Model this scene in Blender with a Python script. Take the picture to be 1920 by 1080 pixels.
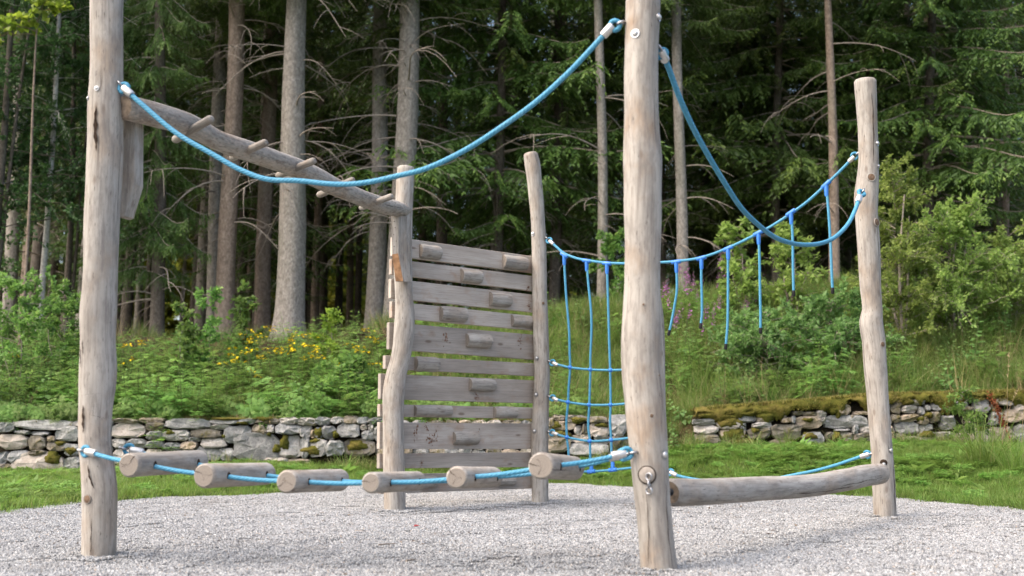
import bpy, math, random
import numpy as np
from mathutils import Vector, Matrix, Euler, noise

for _o in list(bpy.data.objects):
    bpy.data.objects.remove(_o)
SC = bpy.context.scene
COL = SC.collection
R = math.radians

# ---------------------------------------------------------------- camera
CAM_H = 0.71
FPX = 2000.0                       # focal length in pixels of a 1920 wide frame
PITCH = math.atan(260.0 / FPX)
cam_d = bpy.data.cameras.new('camera')
cam_d.sensor_width = 36.0
cam_d.lens = 36.0 * FPX / 1920.0
cam_d.clip_end = 2000.0
cam_d.dof.use_dof = True
cam_d.dof.focus_distance = 8.8
cam_d.dof.aperture_fstop = 1.8
cam = bpy.data.objects.new('camera', cam_d)
COL.objects.link(cam)
cam.location = (0, 0, CAM_H)
cam.rotation_euler = (math.pi / 2 + PITCH, 0, 0)
SC.camera = cam

# ---------------------------------------------------------------- world, sun, exposure
SUN_EL, SUN_AZ = 52.0, -112.0      # degrees; azimuth measured from +Y towards +X
w = bpy.data.worlds.new('World'); SC.world = w; w.use_nodes = True
wn = w.node_tree.nodes; wl = w.node_tree.links
bg = wn['Background']
sky = wn.new('ShaderNodeTexSky'); sky.sky_type = 'NISHITA'; sky.sun_disc = False
sky.sun_elevation = R(SUN_EL); sky.sun_rotation = R(SUN_AZ)
sky.air_density = 1.0; sky.dust_density = 5.0; sky.ozone_density = 0.7
wl.new(sky.outputs[0], bg.inputs[0]); bg.inputs[1].default_value = 0.15
sd = bpy.data.lights.new('sun', 'SUN'); sd.energy = 1.5; sd.angle = R(100.0); sd.color = (1.0, 0.90, 0.76)
sun = bpy.data.objects.new('sun', sd); COL.objects.link(sun)
_sv = Vector((math.sin(R(SUN_AZ)) * math.cos(R(SUN_EL)), math.cos(R(SUN_AZ)) * math.cos(R(SUN_EL)), math.sin(R(SUN_EL))))
sun.rotation_euler = _sv.to_track_quat('Z', 'Y').to_euler(); sun.location = (0, 0, 30)
SC.view_settings.view_transform = 'Standard'; SC.view_settings.look = 'None'
SC.view_settings.exposure = 1.45; SC.view_settings.gamma = 1.0
SC.render.engine = 'CYCLES'
cy = SC.cycles
cy.max_bounces = 6; cy.diffuse_bounces = 3; cy.glossy_bounces = 2; cy.transmission_bounces = 3; cy.transparent_max_bounces = 4
cy.use_denoising = True; cy.use_adaptive_sampling = True; cy.adaptive_threshold = 0.015
cy.sample_clamp_indirect = 6.0; cy.caustics_reflective = False; cy.caustics_refractive = False

# ---------------------------------------------------------------- back projection of measured points onto real planes
_ca, _sa = math.cos(PITCH), math.sin(PITCH)
def ray(px, py):
    r = (px - 960.0) / FPX; u = (540.0 - py) / FPX
    return np.array([r, _ca - u * _sa, _sa + u * _ca])
EYE = np.array([0, 0, CAM_H])
def onY(px, py, Y):
    d = ray(px, py); return EYE + d * (Y / d[1])
def onZ(px, py, z=0.0):
    d = ray(px, py); return EYE + d * ((z - CAM_H) / d[2])
def onP(px, py, A, B):             # vertical plane through plan points A and B
    d = ray(px, py); n = np.array([-(B[1] - A[1]), B[0] - A[0]])
    return EYE + d * ((A[0] * n[0] + A[1] * n[1]) / (d[0] * n[0] + d[1] * n[1]))
def depth(p): return p[1] * _ca + (p[2] - CAM_H) * _sa
def mpp(p): return depth(p) / FPX  # metres per pixel there

# ---------------------------------------------------------------- tagging helpers
def tag(o, label, cat, group=None, kind=None):
    if label: o['label'] = label
    if cat: o['category'] = cat
    if group: o['group'] = group
    if kind: o['kind'] = kind
    return o
def link(o, parent=None):
    COL.objects.link(o)
    if parent is not None:
        o.parent = parent
        o.matrix_parent_inverse = Matrix.Identity(4)
    return o
def empty(name, loc=(0, 0, 0), rz=0.0):
    o = bpy.data.objects.new(name, None); o.empty_display_size = 0.1
    o.location = loc; o.rotation_euler = (0, 0, rz)
    return link(o)
def thing(name, label, cat, loc=(0, 0, 0), group=None, rz=0.0):
    return tag(empty(name, loc, rz), label, cat, group, 'thing')
def mesh(name, V, F, mats=None, smooth=True, attrs=None, midx=None):
    me = bpy.data.meshes.new(name)
    me.from_pydata([tuple(map(float, v)) for v in V], [], [tuple(int(i) for i in f) for f in F])
    for m in (mats if isinstance(mats, (list, tuple)) else [mats]):
        if m: me.materials.append(m)
    if midx is not None: me.polygons.foreach_set('material_index', np.asarray(midx, dtype=np.int32))
    if smooth: me.polygons.foreach_set('use_smooth', np.ones(len(me.polygons), dtype=bool))
    for k, a in (attrs or {}).items():
        a = np.asarray(a, dtype=np.float32)
        if a.ndim == 2:
            at = me.attributes.new(k, 'FLOAT_VECTOR', 'POINT'); at.data.foreach_set('vector', a.ravel())
        else:
            at = me.attributes.new(k, 'FLOAT', 'POINT'); at.data.foreach_set('value', a)
    me.update()
    return me
def obj(name, me, parent=None, off=None):
    """link a mesh in world coordinates under a parent Empty whose origin is subtracted"""
    o = bpy.data.objects.new(name, me)
    link(o, parent)
    if parent is not None:
        p = Vector((0, 0, 0)); q = parent
        while q is not None: p += q.location; q = q.parent
        o.location = -p
    return o
def quads(name, Q, tint=None, mats=None, midx=None, smooth=False):
    """fast mesh from (N,4,3) quads; tint is one value per quad"""
    Q = np.asarray(Q, dtype=np.float32); n = len(Q)
    me = bpy.data.meshes.new(name)
    me.vertices.add(4 * n); me.vertices.foreach_set('co', Q.reshape(-1))
    me.loops.add(4 * n); me.loops.foreach_set('vertex_index', np.arange(4 * n, dtype=np.int32))
    me.polygons.add(n); me.polygons.foreach_set('loop_start', np.arange(n, dtype=np.int32) * 4)
    for m in (mats if isinstance(mats, (list, tuple)) else [mats]):
        if m: me.materials.append(m)
    if midx is not None: me.polygons.foreach_set('material_index', np.asarray(midx, dtype=np.int32))
    if tint is not None:
        at = me.attributes.new('tint', 'FLOAT', 'POINT'); at.data.foreach_set('value', np.repeat(np.asarray(tint, dtype=np.float32), 4))
    me.update(calc_edges=True)
    if smooth: me.polygons.foreach_set('use_smooth', np.ones(n, dtype=bool))
    return me

# ---------------------------------------------------------------- materials
class NT:
    def __init__(s, name, rough=0.7, spec=0.3):
        s.m = bpy.data.materials.new(name); s.m.use_nodes = True
        s.t = s.m.node_tree; s.n = s.t.nodes; s.b = s.n['Principled BSDF']
        s.b.inputs['Roughness'].default_value = rough
        s.b.inputs['Specular IOR Level'].default_value = spec
    def new(s, k, **kw):
        q = s.n.new('ShaderNode' + k)
        for a, v in kw.items(): setattr(q, a, v)
        return q
    def l(s, a, b): s.t.links.new(a, b)
    def attr(s, name): return s.new('Attribute', attribute_name=name)
    def mapv(s, src, scale):
        q = s.new('Mapping'); q.inputs['Scale'].default_value = scale; s.l(src, q.inputs['Vector']); return q.outputs[0]
    def noise(s, vec, scale, detail=4, rough=0.55, dist=0.0):
        q = s.new('TexNoise'); q.inputs['Scale'].default_value = scale; q.inputs['Detail'].default_value = detail
        q.inputs['Roughness'].default_value = rough; q.inputs['Distortion'].default_value = dist
        if vec is not None: s.l(vec, q.inputs['Vector'])
        return q.outputs['Fac']
    def voro(s, vec, scale, feature='F1', out='Distance'):
        q = s.new('TexVoronoi', feature=feature); q.inputs['Scale'].default_value = scale
        if vec is not None: s.l(vec, q.inputs['Vector'])
        return q.outputs[out]
    def ramp(s, fac, stops, interp='LINEAR'):
        q = s.new('ValToRGB'); e = q.color_ramp.elements; q.color_ramp.interpolation = interp
        while len(e) < len(stops): e.new(0.5)
        for i, (p, c) in enumerate(stops):
            e[i].position = p; e[i].color = tuple(c) + (1,) if len(c) == 3 else c
        s.l(fac, q.inputs['Fac']); return q.outputs['Color']
    def mix(s, fac, a, b, mode='MIX'):
        q = s.new('Mix', data_type='RGBA', blend_type=mode)
        for v, i in ((fac, 0), (a, 6), (b, 7)):
            if isinstance(v, (int, float)): q.inputs[i].default_value = v
            elif isinstance(v, (tuple, list)): q.inputs[i].default_value = tuple(v) + (1,)
            else: s.l(v, q.inputs[i])
        return q.outputs[2]
    def math(s, op, a, b=0.0):
        q = s.new('Math', operation=op)
        for v, i in ((a, 0), (b, 1)):
            if isinstance(v, (int, float)): q.inputs[i].default_value = v
            else: s.l(v, q.inputs[i])
        return q.outputs[0]
    def color(s, c):
        if isinstance(c, (tuple, list)): s.b.inputs['Base Color'].default_value = tuple(c) + (1,)
        else: s.l(c, s.b.inputs['Base Color'])
    def bump(s, h, strength=0.5, dist=0.01, prev=None):
        q = s.new('Bump'); q.inputs['Strength'].default_value = strength; q.inputs['Distance'].default_value = dist
        s.l(h, q.inputs['Height'])
        if prev is not None: s.l(prev, q.inputs['Normal'])
        s.l(q.outputs[0], s.b.inputs['Normal']); return q.outputs[0]

def mat_wood(name, warm=0.0, dark=1.0, fleck=0.0):
    m = NT(name, 0.75, 0.25)
    g = m.attr('grain').outputs['Vector']
    rnd = m.new('ObjectInfo').outputs['Random']
    off = m.new('VectorMath', operation='ADD'); m.l(g, off.inputs[0])
    cmb = m.new('CombineXYZ'); k = m.math('MULTIPLY', rnd, 37.0); m.l(k, cmb.inputs[0]); m.l(k, cmb.inputs[2])
    m.l(cmb.outputs[0], off.inputs[1]); v = off.outputs[0]
    big = m.noise(m.mapv(v, (9, 9, 1.1)), 1.0, 4, 0.6)
    fine = m.noise(m.mapv(v, (70, 70, 3.0)), 1.0, 5, 0.65, 0.4)
    patch = m.noise(m.mapv(v, (5, 5, 3.5)), 1.0, 3, 0.6)
    d = dark
    c = m.ramp(big, [(0.28, (0.245 * d, 0.22 * d, 0.192 * d)), (0.48, (0.328 * d, 0.302 * d, 0.268 * d)), (0.72, (0.415 * d, 0.385 * d, 0.348 * d))])
    c = m.mix(m.ramp(patch, [(0.5, (0, 0, 0)), (0.72, (0.6 + warm, ) * 3)]), c, (0.27 * d, 0.195 * d, 0.135 * d))
    c = m.mix(m.ramp(fine, [(0.33, (0.6, ) * 3), (0.5, (0, 0, 0))]), c, (0.15 * d, 0.125 * d, 0.107 * d))
    crack = m.noise(m.mapv(v, (38, 38, 0.8)), 1.0, 2, 0.5, 0.25)
    cr = m.ramp(crack, [(0.0, (0, 0, 0)), (0.265, (0.9, ) * 3), (0.285, (0, 0, 0))])
    cr2 = m.ramp(crack, [(0.27, (0.85, ) * 3), (0.31, (0, 0, 0))])
    c = m.mix(cr2, c, (0.07, 0.052, 0.042))
    spot = m.voro(m.mapv(v, (11, 11, 4.5)), 1.0)
    c = m.mix(m.ramp(spot, [(0.07, (0.65, ) * 3), (0.17, (0, 0, 0))]), c, (0.14, 0.1, 0.075))
    mot = m.noise(m.mapv(v, (26, 26, 7)), 1.0, 5, 0.7)
    c = m.mix(m.ramp(mot, [(0.36, (0.55, ) * 3), (0.52, (0, 0, 0))]), c, (0.165 * d, 0.145 * d, 0.13 * d))
    c = m.mix(m.ramp(mot, [(0.56, (0, 0, 0)), (0.72, (0.5, ) * 3)]), c, (0.43 * d, 0.39 * d, 0.35 * d))
    fl = m.noise(m.mapv(v, (120, 120, 16)), 1.0, 2, 0.5)
    c = m.mix(m.ramp(fl, [(0.27, (0.8, ) * 3), (0.33, (0, 0, 0))]), c, (0.07, 0.055, 0.045))
    if fleck:
        f2 = m.noise(m.mapv(v, (55, 55, 30)), 1.0, 2, 0.5)
        c = m.mix(m.ramp(f2, [(0.56, (0, 0, 0)), (0.66, (fleck, ) * 3)]), c, (0.44, 0.37, 0.31))
        c = m.mix(m.ramp(f2, [(0.34, (fleck, ) * 3), (0.42, (0, 0, 0))]), c, (0.16, 0.115, 0.085))
    m.color(c)
    h = m.math('SUBTRACT', m.math('ADD', fine, m.math('MULTIPLY', big, 1.0)), m.math('MULTIPLY', cr2, 2.0))
    m.bump(h, 0.55, 0.004)
    return m.m
def mat_endgrain():
    m = NT('end_grain_wood', 0.8, 0.2)
    g = m.attr('grain').outputs['Vector']
    ln = m.new('VectorMath', operation='LENGTH'); q = m.mapv(g, (1, 1, 0)); m.l(q, ln.inputs[0])
    wob = m.noise(m.mapv(g, (18, 18, 1)), 1.0, 3)
    rr = m.math('ADD', m.math('MULTIPLY', ln.outputs['Value'], 420.0), m.math('MULTIPLY', wob, 9.0))
    ring = m.math('SINE', rr)
    n2 = m.noise(m.mapv(g, (45, 45, 5)), 1.0, 5)
    c = m.mix(m.ramp(ring, [(0.1, (0, 0, 0)), (0.9, (0.4, ) * 3)]), (0.275, 0.24, 0.205), (0.20, 0.165, 0.135))
    c = m.mix(m.ramp(n2, [(0.38, (0.55, ) * 3), (0.6, (0, 0, 0))]), c, (0.17, 0.145, 0.122))
    m.color(c); m.bump(m.math('ADD', ring, n2), 0.35, 0.002)
    return m.m
def mat_plank():
    m = NT('weathered_plank', 0.8, 0.2)
    g = m.attr('grain').outputs['Vector']
    big = m.noise(m.mapv(g, (1.4, 6, 6)), 1.0, 4, 0.6)
    fine = m.noise(m.mapv(g, (3.5, 120, 120)), 1.0, 4, 0.7, 0.3)
    patch = m.noise(m.mapv(g, (4.5, 6, 6)), 1.0, 3, 0.6)
    c = m.ramp(big, [(0.3, (0.245, 0.215, 0.188)), (0.5, (0.33, 0.292, 0.258)), (0.7, (0.41, 0.37, 0.332))])
    c = m.mix(m.ramp(fine, [(0.34, (0.5, ) * 3), (0.52, (0, 0, 0))]), c, (0.18, 0.15, 0.13))
    c = m.mix(m.ramp(patch, [(0.56, (0, 0, 0)), (0.74, (0.6, ) * 3)]), c, (0.25, 0.155, 0.10))
    kn = m.voro(m.mapv(g, (2.6, 7, 7)), 1.0)
    c = m.mix(m.ramp(kn, [(0.06, (0.7, ) * 3), (0.12, (0, 0, 0))]), c, (0.12, 0.085, 0.065))
    hs = m.new('HueSaturation'); m.l(c, hs.inputs['Color']); rnd = m.new('ObjectInfo').outputs['Random']
    m.l(m.math('ADD', m.math('MULTIPLY', rnd, 0.4), 0.92), hs.inputs['Value']); hs.inputs['Saturation'].default_value = 1.1
    m.color(hs.outputs[0]); m.bump(fine, 0.5, 0.003)
    return m.m
def mat_simple(name, c, rough=0.6, spec=0.4, metal=0.0, nscale=40.0, var=0.25, bump=0.0):
    m = NT(name, rough, spec); m.b.inputs['Metallic'].default_value = metal
    tc = m.new('TexCoord').outputs['Object']
    f = m.noise(tc, nscale, 3)
    d = tuple(x * (1 - var) for x in c); e = tuple(min(1, x * (1 + var)) for x in c)
    m.color(m.ramp(f, [(0.3, d), (0.7, e)]))
    if bump: m.bump(f, bump, 0.003)
    return m.m
def mat_rope(name='blue_braided_rope', c1=(0.035, 0.19, 0.32), c2=(0.09, 0.30, 0.435)):
    m = NT(name, 0.6, 0.3)
    g = m.attr('grain').outputs['Vector']
    sep = m.new('SeparateXYZ'); m.l(g, sep.inputs[0])
    st = m.math('SINE', m.math('ADD', m.math('MULTIPLY', sep.outputs[2], 260.0), m.math('MULTIPLY', sep.outputs[0], 4.0)))
    n = m.noise(m.mapv(g, (2, 2, 25)), 1.0, 4)
    c = m.mix(m.ramp(n, [(0.3, (0, 0, 0)), (0.7, (1, 1, 1))]), c1, c2)
    c = m.mix(m.ramp(st, [(-0.0, (0, 0, 0)), (0.16, (0.28, ) * 3), (0.3, (0, 0, 0))]), c, tuple(x * 0.45 for x in c1))
    dirt = m.noise(m.mapv(g, (0.6, 1, 5)), 1.0, 4, 0.7)
    c = m.mix(m.ramp(dirt, [(0.54, (0, 0, 0)), (0.76, (0.4, ) * 3)]), c, (0.19, 0.31, 0.38))
    m.color(c); m.bump(st, 0.3, 0.003)
    return m.m
def mat_leaf(name, a, b, c=None, trans=0.3, rough=0.55, yellow=None):
    """leaf colour runs a..b with the leaf's own tint value; a plant-wide shift comes from its random number"""
    m = NT(name, rough, 0.35)
    t = m.attr('tint').outputs['Fac']
    rnd = m.new('ObjectInfo').outputs['Random']
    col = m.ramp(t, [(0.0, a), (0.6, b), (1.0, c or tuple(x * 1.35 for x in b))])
    hs = m.new('HueSaturation'); m.l(col, hs.inputs['Color'])
    m.l(m.math('ADD', m.math('MULTIPLY', rnd, 0.5), 0.75), hs.inputs['Value'])
    m.l(m.math('ADD', m.math('MULTIPLY', rnd, 0.03), 0.485), hs.inputs['Hue'])
    m.color(hs.outputs[0])
    tr = m.new('BsdfTranslucent'); m.l(m.mix(0.5, hs.outputs[0], (0.9, 1.0, 0.3), 'MULTIPLY'), tr.inputs['Color'])
    br = m.new('HueSaturation'); br.inputs['Value'].default_value = 1.5; m.l(hs.outputs[0], br.inputs['Color']); m.l(br.outputs[0], tr.inputs['Color'])
    mx = m.new('MixShader'); mx.inputs[0].default_value = trans
    m.l(m.b.outputs[0], mx.inputs[1]); m.l(tr.outputs[0], mx.inputs[2])
    m.l(mx.outputs[0], m.n['Material Output'].inputs['Surface'])
    return m.m
def mat_bark(name, c1, c2, c3, sc=1.0):
    m = NT(name, 0.9, 0.15)
    g = m.attr('grain').outputs['Vector']
    v = m.voro(m.mapv(g, (30 * sc, 30 * sc, 20 * sc)), 1.0, 'F1')
    n = m.noise(m.mapv(g, (16 * sc, 16 * sc, 9 * sc)), 1.0, 5, 0.65)
    big = m.noise(m.mapv(g, (2.0, 2.0, 0.6)), 1.0, 3)
    c = m.ramp(n, [(0.3, c1), (0.5, c2), (0.7, c3)])
    c = m.mix(m.ramp(v, [(0.45, (0, 0, 0)), (0.85, (0.55, ) * 3)]), c, tuple(x * 0.7 for x in c1))
    c = m.mix(m.ramp(big, [(0.55, (0, 0, 0)), (0.75, (0.5, ) * 3)]), c, (0.16, 0.165, 0.12))
    m.color(c); m.bump(m.math('SUBTRACT', n, v), 0.6, 0.012)
    return m.m
def mat_stone(name, c1, c2, c3, moss=0.5):
    m = NT(name, 0.9, 0.2)
    tc = m.new('TexCoord').outputs['Object']; rnd = m.new('ObjectInfo').outputs['Random']
    n = m.noise(tc, 9.0, 6, 0.7); n2 = m.noise(tc, 45.0, 4, 0.7); n3 = m.noise(tc, 4.0, 4, 0.65)
    c = m.ramp(n, [(0.3, c1), (0.5, c2), (0.68, c3)])
    c = m.mix(m.ramp(n2, [(0.33, (0.8, ) * 3), (0.45, (0, 0, 0))]), c, (0.06, 0.06, 0.06))
    hs = m.new('HueSaturation'); m.l(c, hs.inputs['Color']); m.l(m.math('ADD', m.math('MULTIPLY', rnd, 0.6), 0.7), hs.inputs['Value'])
    warm = m.mix(m.ramp(rnd, [(0.55, (0, 0, 0)), (0.95, (0.5, ) * 3)]), hs.outputs[0], (0.46, 0.35, 0.26))
    c = m.mix(m.ramp(n3, [(0.66 - 0.16 * moss, (0, 0, 0)), (0.72 - 0.1 * moss, (0.85, ) * 3)]), warm, (0.085, 0.07, 0.018))
    m.color(c); m.bump(m.math('ADD', n, m.math('MULTIPLY', n2, 0.5)), 0.8, 0.025)
    return m.m

M = {}
M['post'] = mat_wood('grey_brown_log')
M['post_warm'] = mat_wood('warm_grey_log', 0.3)
M['beam'] = mat_wood('flecked_beam_log', 0.3, 0.95, 0.55)
M['peg'] = mat_wood('peg_wood', 0.3, 0.78)
M['end'] = mat_endgrain(); M['end_dark'] = mat_simple('dark_end_grain', (0.15, 0.115, 0.085), 0.85, 0.15, 0, 35, 0.4, 0.4)
M['plank'] = mat_plank()
M['fresh'] = mat_simple('orange_cut_wood', (0.30, 0.165, 0.085), 0.8, 0.2, 0, 22, 0.45, 0.3)
M['rope'] = mat_rope()
M['plastic'] = mat_simple('blue_plastic', (0.03, 0.17, 0.55), 0.4, 0.5, 0, 60, 0.15)
M['alu'] = mat_simple('pressed_aluminium', (0.55, 0.54, 0.53), 0.45, 0.5, 0.7, 30, 0.12)
M['steel'] = mat_simple('galvanised_steel', (0.36, 0.36, 0.37), 0.35, 0.5, 0.9, 50, 0.2)
M['black'] = mat_simple('black_rubber', (0.012, 0.012, 0.014), 0.5, 0.4, 0, 40, 0.2)
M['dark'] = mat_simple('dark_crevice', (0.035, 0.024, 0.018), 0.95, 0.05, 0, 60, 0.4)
M['knot'] = mat_simple('knot_heartwood', (0.16, 0.105, 0.07), 0.85, 0.15, 0, 60, 0.35, 0.3)
M['stain'] = mat_simple('resin_stain', (0.19, 0.105, 0.07), 0.7, 0.2, 0, 60, 0.6)
# ---------------------------------------------------------------- terrain heights
def _px2X(lst, Y): return np.array([onY(x, y, Y)[0] for x, y in lst]), np.array([onY(x, y, Y)[2] for x, y in lst])
WALL_Y, CREST_Y = 15.0, 20.0
_bx, _bz = _px2X([(-600, 890), (0, 890), (200, 890), (480, 874), (700, 870), (1000, 863), (1160, 860), (1300, 845), (1640, 838), (1920, 842), (2500, 845)], WALL_Y)
_tx, _tz = _px2X([(-600, 786), (0, 790), (200, 786), (480, 786), (700, 790), (1030, 786), (1160, 786), (1195, 822), (1280, 812), (1305, 772), (1480, 758), (1640, 744), (1920, 738), (2500, 738)], WALL_Y)
_cx, _cz = _px2X([(-600, 636), (0, 636), (560, 636), (700, 616), (1000, 598), (1130, 586), (1300, 566), (1600, 550), (1920, 546), (2500, 540)], CREST_Y)
EDGE_PX = [(-260, 985), (0, 962), (100, 950), (250, 936), (450, 930), (560, 922), (640, 912), (720, 905), (860, 903), (1060, 907), (1180, 913), (1330, 918), (1500, 925), (1690, 936), (1780, 945), (1920, 958), (2150, 985)]
EDGE = np.array([onZ(x, y)[:2] for x, y in EDGE_PX] + [np.array(p) for p in ((5.6, 5.0), (5.8, 1.0), (5.0, -4.0), (-5.0, -4.0), (-5.8, 1.0), (-5.4, 5.0))])
def sd_edge(P):
    """signed distance to the gravel outline, positive outside"""
    P = np.asarray(P, dtype=float); d = np.full(len(P), 1e9); ins = np.zeros(len(P), dtype=bool)
    for i in range(len(EDGE)):
        a, b = EDGE[i], EDGE[(i + 1) % len(EDGE)]; e = b - a
        t = np.clip(((P - a) @ e) / (e @ e), 0, 1)
        d = np.minimum(d, np.hypot(*(P - a - t[:, None] * e).T))
        c = (a[1] > P[:, 1]) != (b[1] > P[:, 1])
        with np.errstate(divide='ignore', invalid='ignore'):
            ins ^= c & (P[:, 0] < (b[0] - a[0]) * (P[:, 1] - a[1]) / (b[1] - a[1] + 1e-12) + a[0])
    return np.where(ins, -d, d)
def sstep(x): x = np.clip(x, 0, 1); return x * x * (3 - 2 * x)
def wob(X, Y, s, seed=0.0):
    return (np.sin(X * s * 1.3 + seed) * np.cos(Y * s * 1.7 + seed * 2) + 0.5 * np.sin(X * s * 3.1 + Y * s * 2.3 + seed * 3) + 0.3 * np.cos(X * s * 6.7 - Y * s * 5.1 + seed))
def lawn_z(X, Y, s=None):
    P = np.stack([np.ravel(X), np.ravel(Y)], 1)
    if s is None: s = sd_edge(P)
    s = s.reshape(np.shape(X))
    zb = np.interp(X, _bx, _bz)
    k = sstep((Y - 9.0) / (WALL_Y - 9.3)) * sstep(s / 2.0)
    return -0.05 + 0.075 * sstep((s + 0.18) / 0.36) + zb * k + 0.008 * wob(X, Y, 2.0) * sstep(s)
def bank_z(X, Y):
    zt = np.interp(X, _tx, _tz) - 0.02; zc = np.interp(X, _cx, _cz)
    t = np.clip((Y - WALL_Y - 0.15) / (CREST_Y - WALL_Y), 0, 1)
    z = zt + (zc - zt) * (0.35 * t + 0.65 * sstep(t)) + 0.05 * np.maximum(Y - CREST_Y, 0)
    z = np.where(Y < WALL_Y + 0.05, -0.4, z)
    return z + 0.05 * wob(X, Y, 1.1, 2.0) * np.clip((Y - WALL_Y) / 1.0, 0, 1)
def grid(name, xs, ys, zf, mat):
    X, Y = np.meshgrid(xs, ys); Z = zf(X, Y)
    V = np.stack([X, Y, Z], -1).reshape(-1, 3); nx = len(xs); ny = len(ys)
    i = np.arange(nx * ny).reshape(ny, nx)
    F = np.stack([i[:-1, :-1], i[:-1, 1:], i[1:, 1:], i[1:, :-1]], -1).reshape(-1, 4)
    me = bpy.data.meshes.new(name)
    me.vertices.add(len(V)); me.vertices.foreach_set('co', V.astype(np.float32).ravel())
    me.loops.add(F.size); me.loops.foreach_set('vertex_index', F.astype(np.int32).ravel())
    me.polygons.add(len(F)); me.polygons.foreach_set('loop_start', np.arange(len(F), dtype=np.int32) * 4)
    me.update(calc_edges=True); me.polygons.foreach_set('use_smooth', np.ones(len(F), dtype=bool))
    me.materials.append(mat)
    o = bpy.data.objects.new(name, me); link(o); o['kind'] = 'structure'
    return o

def mat_gravel():
    m = NT('grey_gravel', 0.9, 0.2)
    tc = m.new('TexCoord').outputs['Object']
    q = m.new('TexVoronoi', feature='F1'); q.inputs['Scale'].default_value = 75.0; m.l(tc, q.inputs['Vector'])
    big = m.noise(tc, 1.6, 4, 0.6)
    sp = m.new('SeparateColor'); m.l(q.outputs['Color'], sp.inputs[0])
    c = m.ramp(sp.outputs[0], [(0.0, (0.15, 0.15, 0.155)), (0.5, (0.31, 0.305, 0.30)), (1.0, (0.48, 0.47, 0.455))])
    c = m.mix(m.ramp(q.outputs['Distance'], [(0.4, (0, 0, 0)), (0.75, (0.8, ) * 3)]), c, (0.13, 0.13, 0.13))
    c = m.mix(m.ramp(big, [(0.55, (0, 0, 0)), (0.75, (0.4, ) * 3)]), c, (0.24, 0.22, 0.2))
    m.color(c)
    h = m.math('SUBTRACT', 1.0, q.outputs['Distance']); m.bump(h, 0.9, 0.012)
    return m.m
def mat_soil(name, a, b, sc=6.0):
    m = NT(name, 0.95, 0.1)
    tc = m.new('TexCoord').outputs['Object']
    n = m.noise(tc, sc, 6, 0.7); n2 = m.noise(tc, sc * 9, 4, 0.7)
    c = m.ramp(n, [(0.35, a), (0.65, b)])
    c = m.mix(m.ramp(n2, [(0.4, (0.6, ) * 3), (0.6, (0, 0, 0))]), c, tuple(x * 0.45 for x in a))
    m.color(c); m.bump(m.math('ADD', n, n2), 0.8, 0.03)
    return m.m
_PB = [onZ(x, y)[:2] for x, y in ((185, 1047), (1235, 1071), (740, 959), (1012, 942), (1660, 972), (1234, 951))]
def gravel_z(X, Y):
    z = 0.008 * wob(X, Y, 1.6, 1.0)
    for p in _PB: z = z + 0.022 * np.exp(-((X - p[0]) ** 2 + (Y - p[1]) ** 2) / 0.16 ** 2)
    a, b = _PB[0], _PB[1]; e = b - a; t = np.clip(((X - a[0]) * e[0] + (Y - a[1]) * e[1]) / (e @ e), .1, .9)
    z = z - 0.022 * np.exp(-((X - a[0] - t * e[0]) ** 2 + (Y - a[1] - t * e[1]) ** 2) / 0.3 ** 2) * (0.6 + 0.4 * np.sin(t * 28))
    a, b = _PB[2], _PB[3]; e = b - a; n_ = np.array([e[1], -e[0]]) / np.hypot(*e) * .35; t = np.clip(((X - a[0] - n_[0]) * e[0] + (Y - a[1] - n_[1]) * e[1]) / (e @ e), 0.1, .9)
    return z - 0.02 * np.exp(-((X - a[0] - n_[0] - t * e[0]) ** 2 + (Y - a[1] - n_[1] - t * e[1]) ** 2) / 0.35 ** 2)
grid('gravel_ground', np.arange(-7, 7.01, 0.1), np.arange(-5, 14.51, 0.1), gravel_z, mat_gravel())
grid('lawn', np.concatenate([np.arange(-60, -9, 3.0), np.arange(-9, 9.01, 0.12), np.arange(12, 61, 3.0)]),
     np.concatenate([np.arange(-40, -6, 2.0), np.arange(-6, 15.3, 0.12)]), lawn_z, mat_soil('lawn_soil', (0.045, 0.062, 0.02), (0.075, 0.10, 0.03)))
grid('hillside', np.concatenate([np.arange(-160, -12, 6.0), np.arange(-12, 12.01, 0.2), np.arange(16, 165, 6.0)]),
     np.concatenate([[14.98], np.arange(15.12, 23, 0.2), np.arange(23, 60, 1.5), np.arange(62, 260, 8.0)]), bank_z, mat_soil('hillside_soil', (0.045, 0.038, 0.02), (0.095, 0.07, 0.035), 2.5))

# ---------------------------------------------------------------- logs, ropes and fittings
def resample(P, n):
    """Catmull-Rom through the rows of P (any columns) at n even steps"""
    P = np.asarray(P, dtype=float); d = np.r_[0, np.cumsum(np.linalg.norm(np.diff(P[:, :3], axis=0), axis=1))]
    u = np.linspace(0, d[-1], n); k = np.clip(np.searchsorted(d, u, side='right') - 1, 0, len(P) - 2)
    m = np.zeros_like(P)
    for i in range(len(P)):
        a, b = max(i - 1, 0), min(i + 1, len(P) - 1); m[i] = (P[b] - P[a]) / max(d[b] - d[a], 1e-9)
    h = (d[k + 1] - d[k])[:, None]; t = ((u - d[k]) / h[:, 0])[:, None]
    return (2 * t**3 - 3 * t**2 + 1) * P[k] + (t**3 - 2 * t**2 + t) * h * m[k] + (-2 * t**3 + 3 * t**2) * P[k + 1] + (t**3 - t**2) * h * m[k + 1]
def frames(C):
    T = np.gradient(C, axis=0); T /= np.linalg.norm(T, axis=1)[:, None] + 1e-12
    ref = np.array([1.0, 0, 0]) if abs(T[0][0]) < 0.8 else np.array([0, 1.0, 0])
    N = np.zeros_like(C); B = np.zeros_like(C)
    n = ref - T[0] * (ref @ T[0]); n /= np.linalg.norm(n)
    for i in range(len(C)):
        n = n - T[i] * (n @ T[i]); n /= np.linalg.norm(n); N[i] = n; B[i] = np.cross(T[i], n)
    return T, N, B
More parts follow.
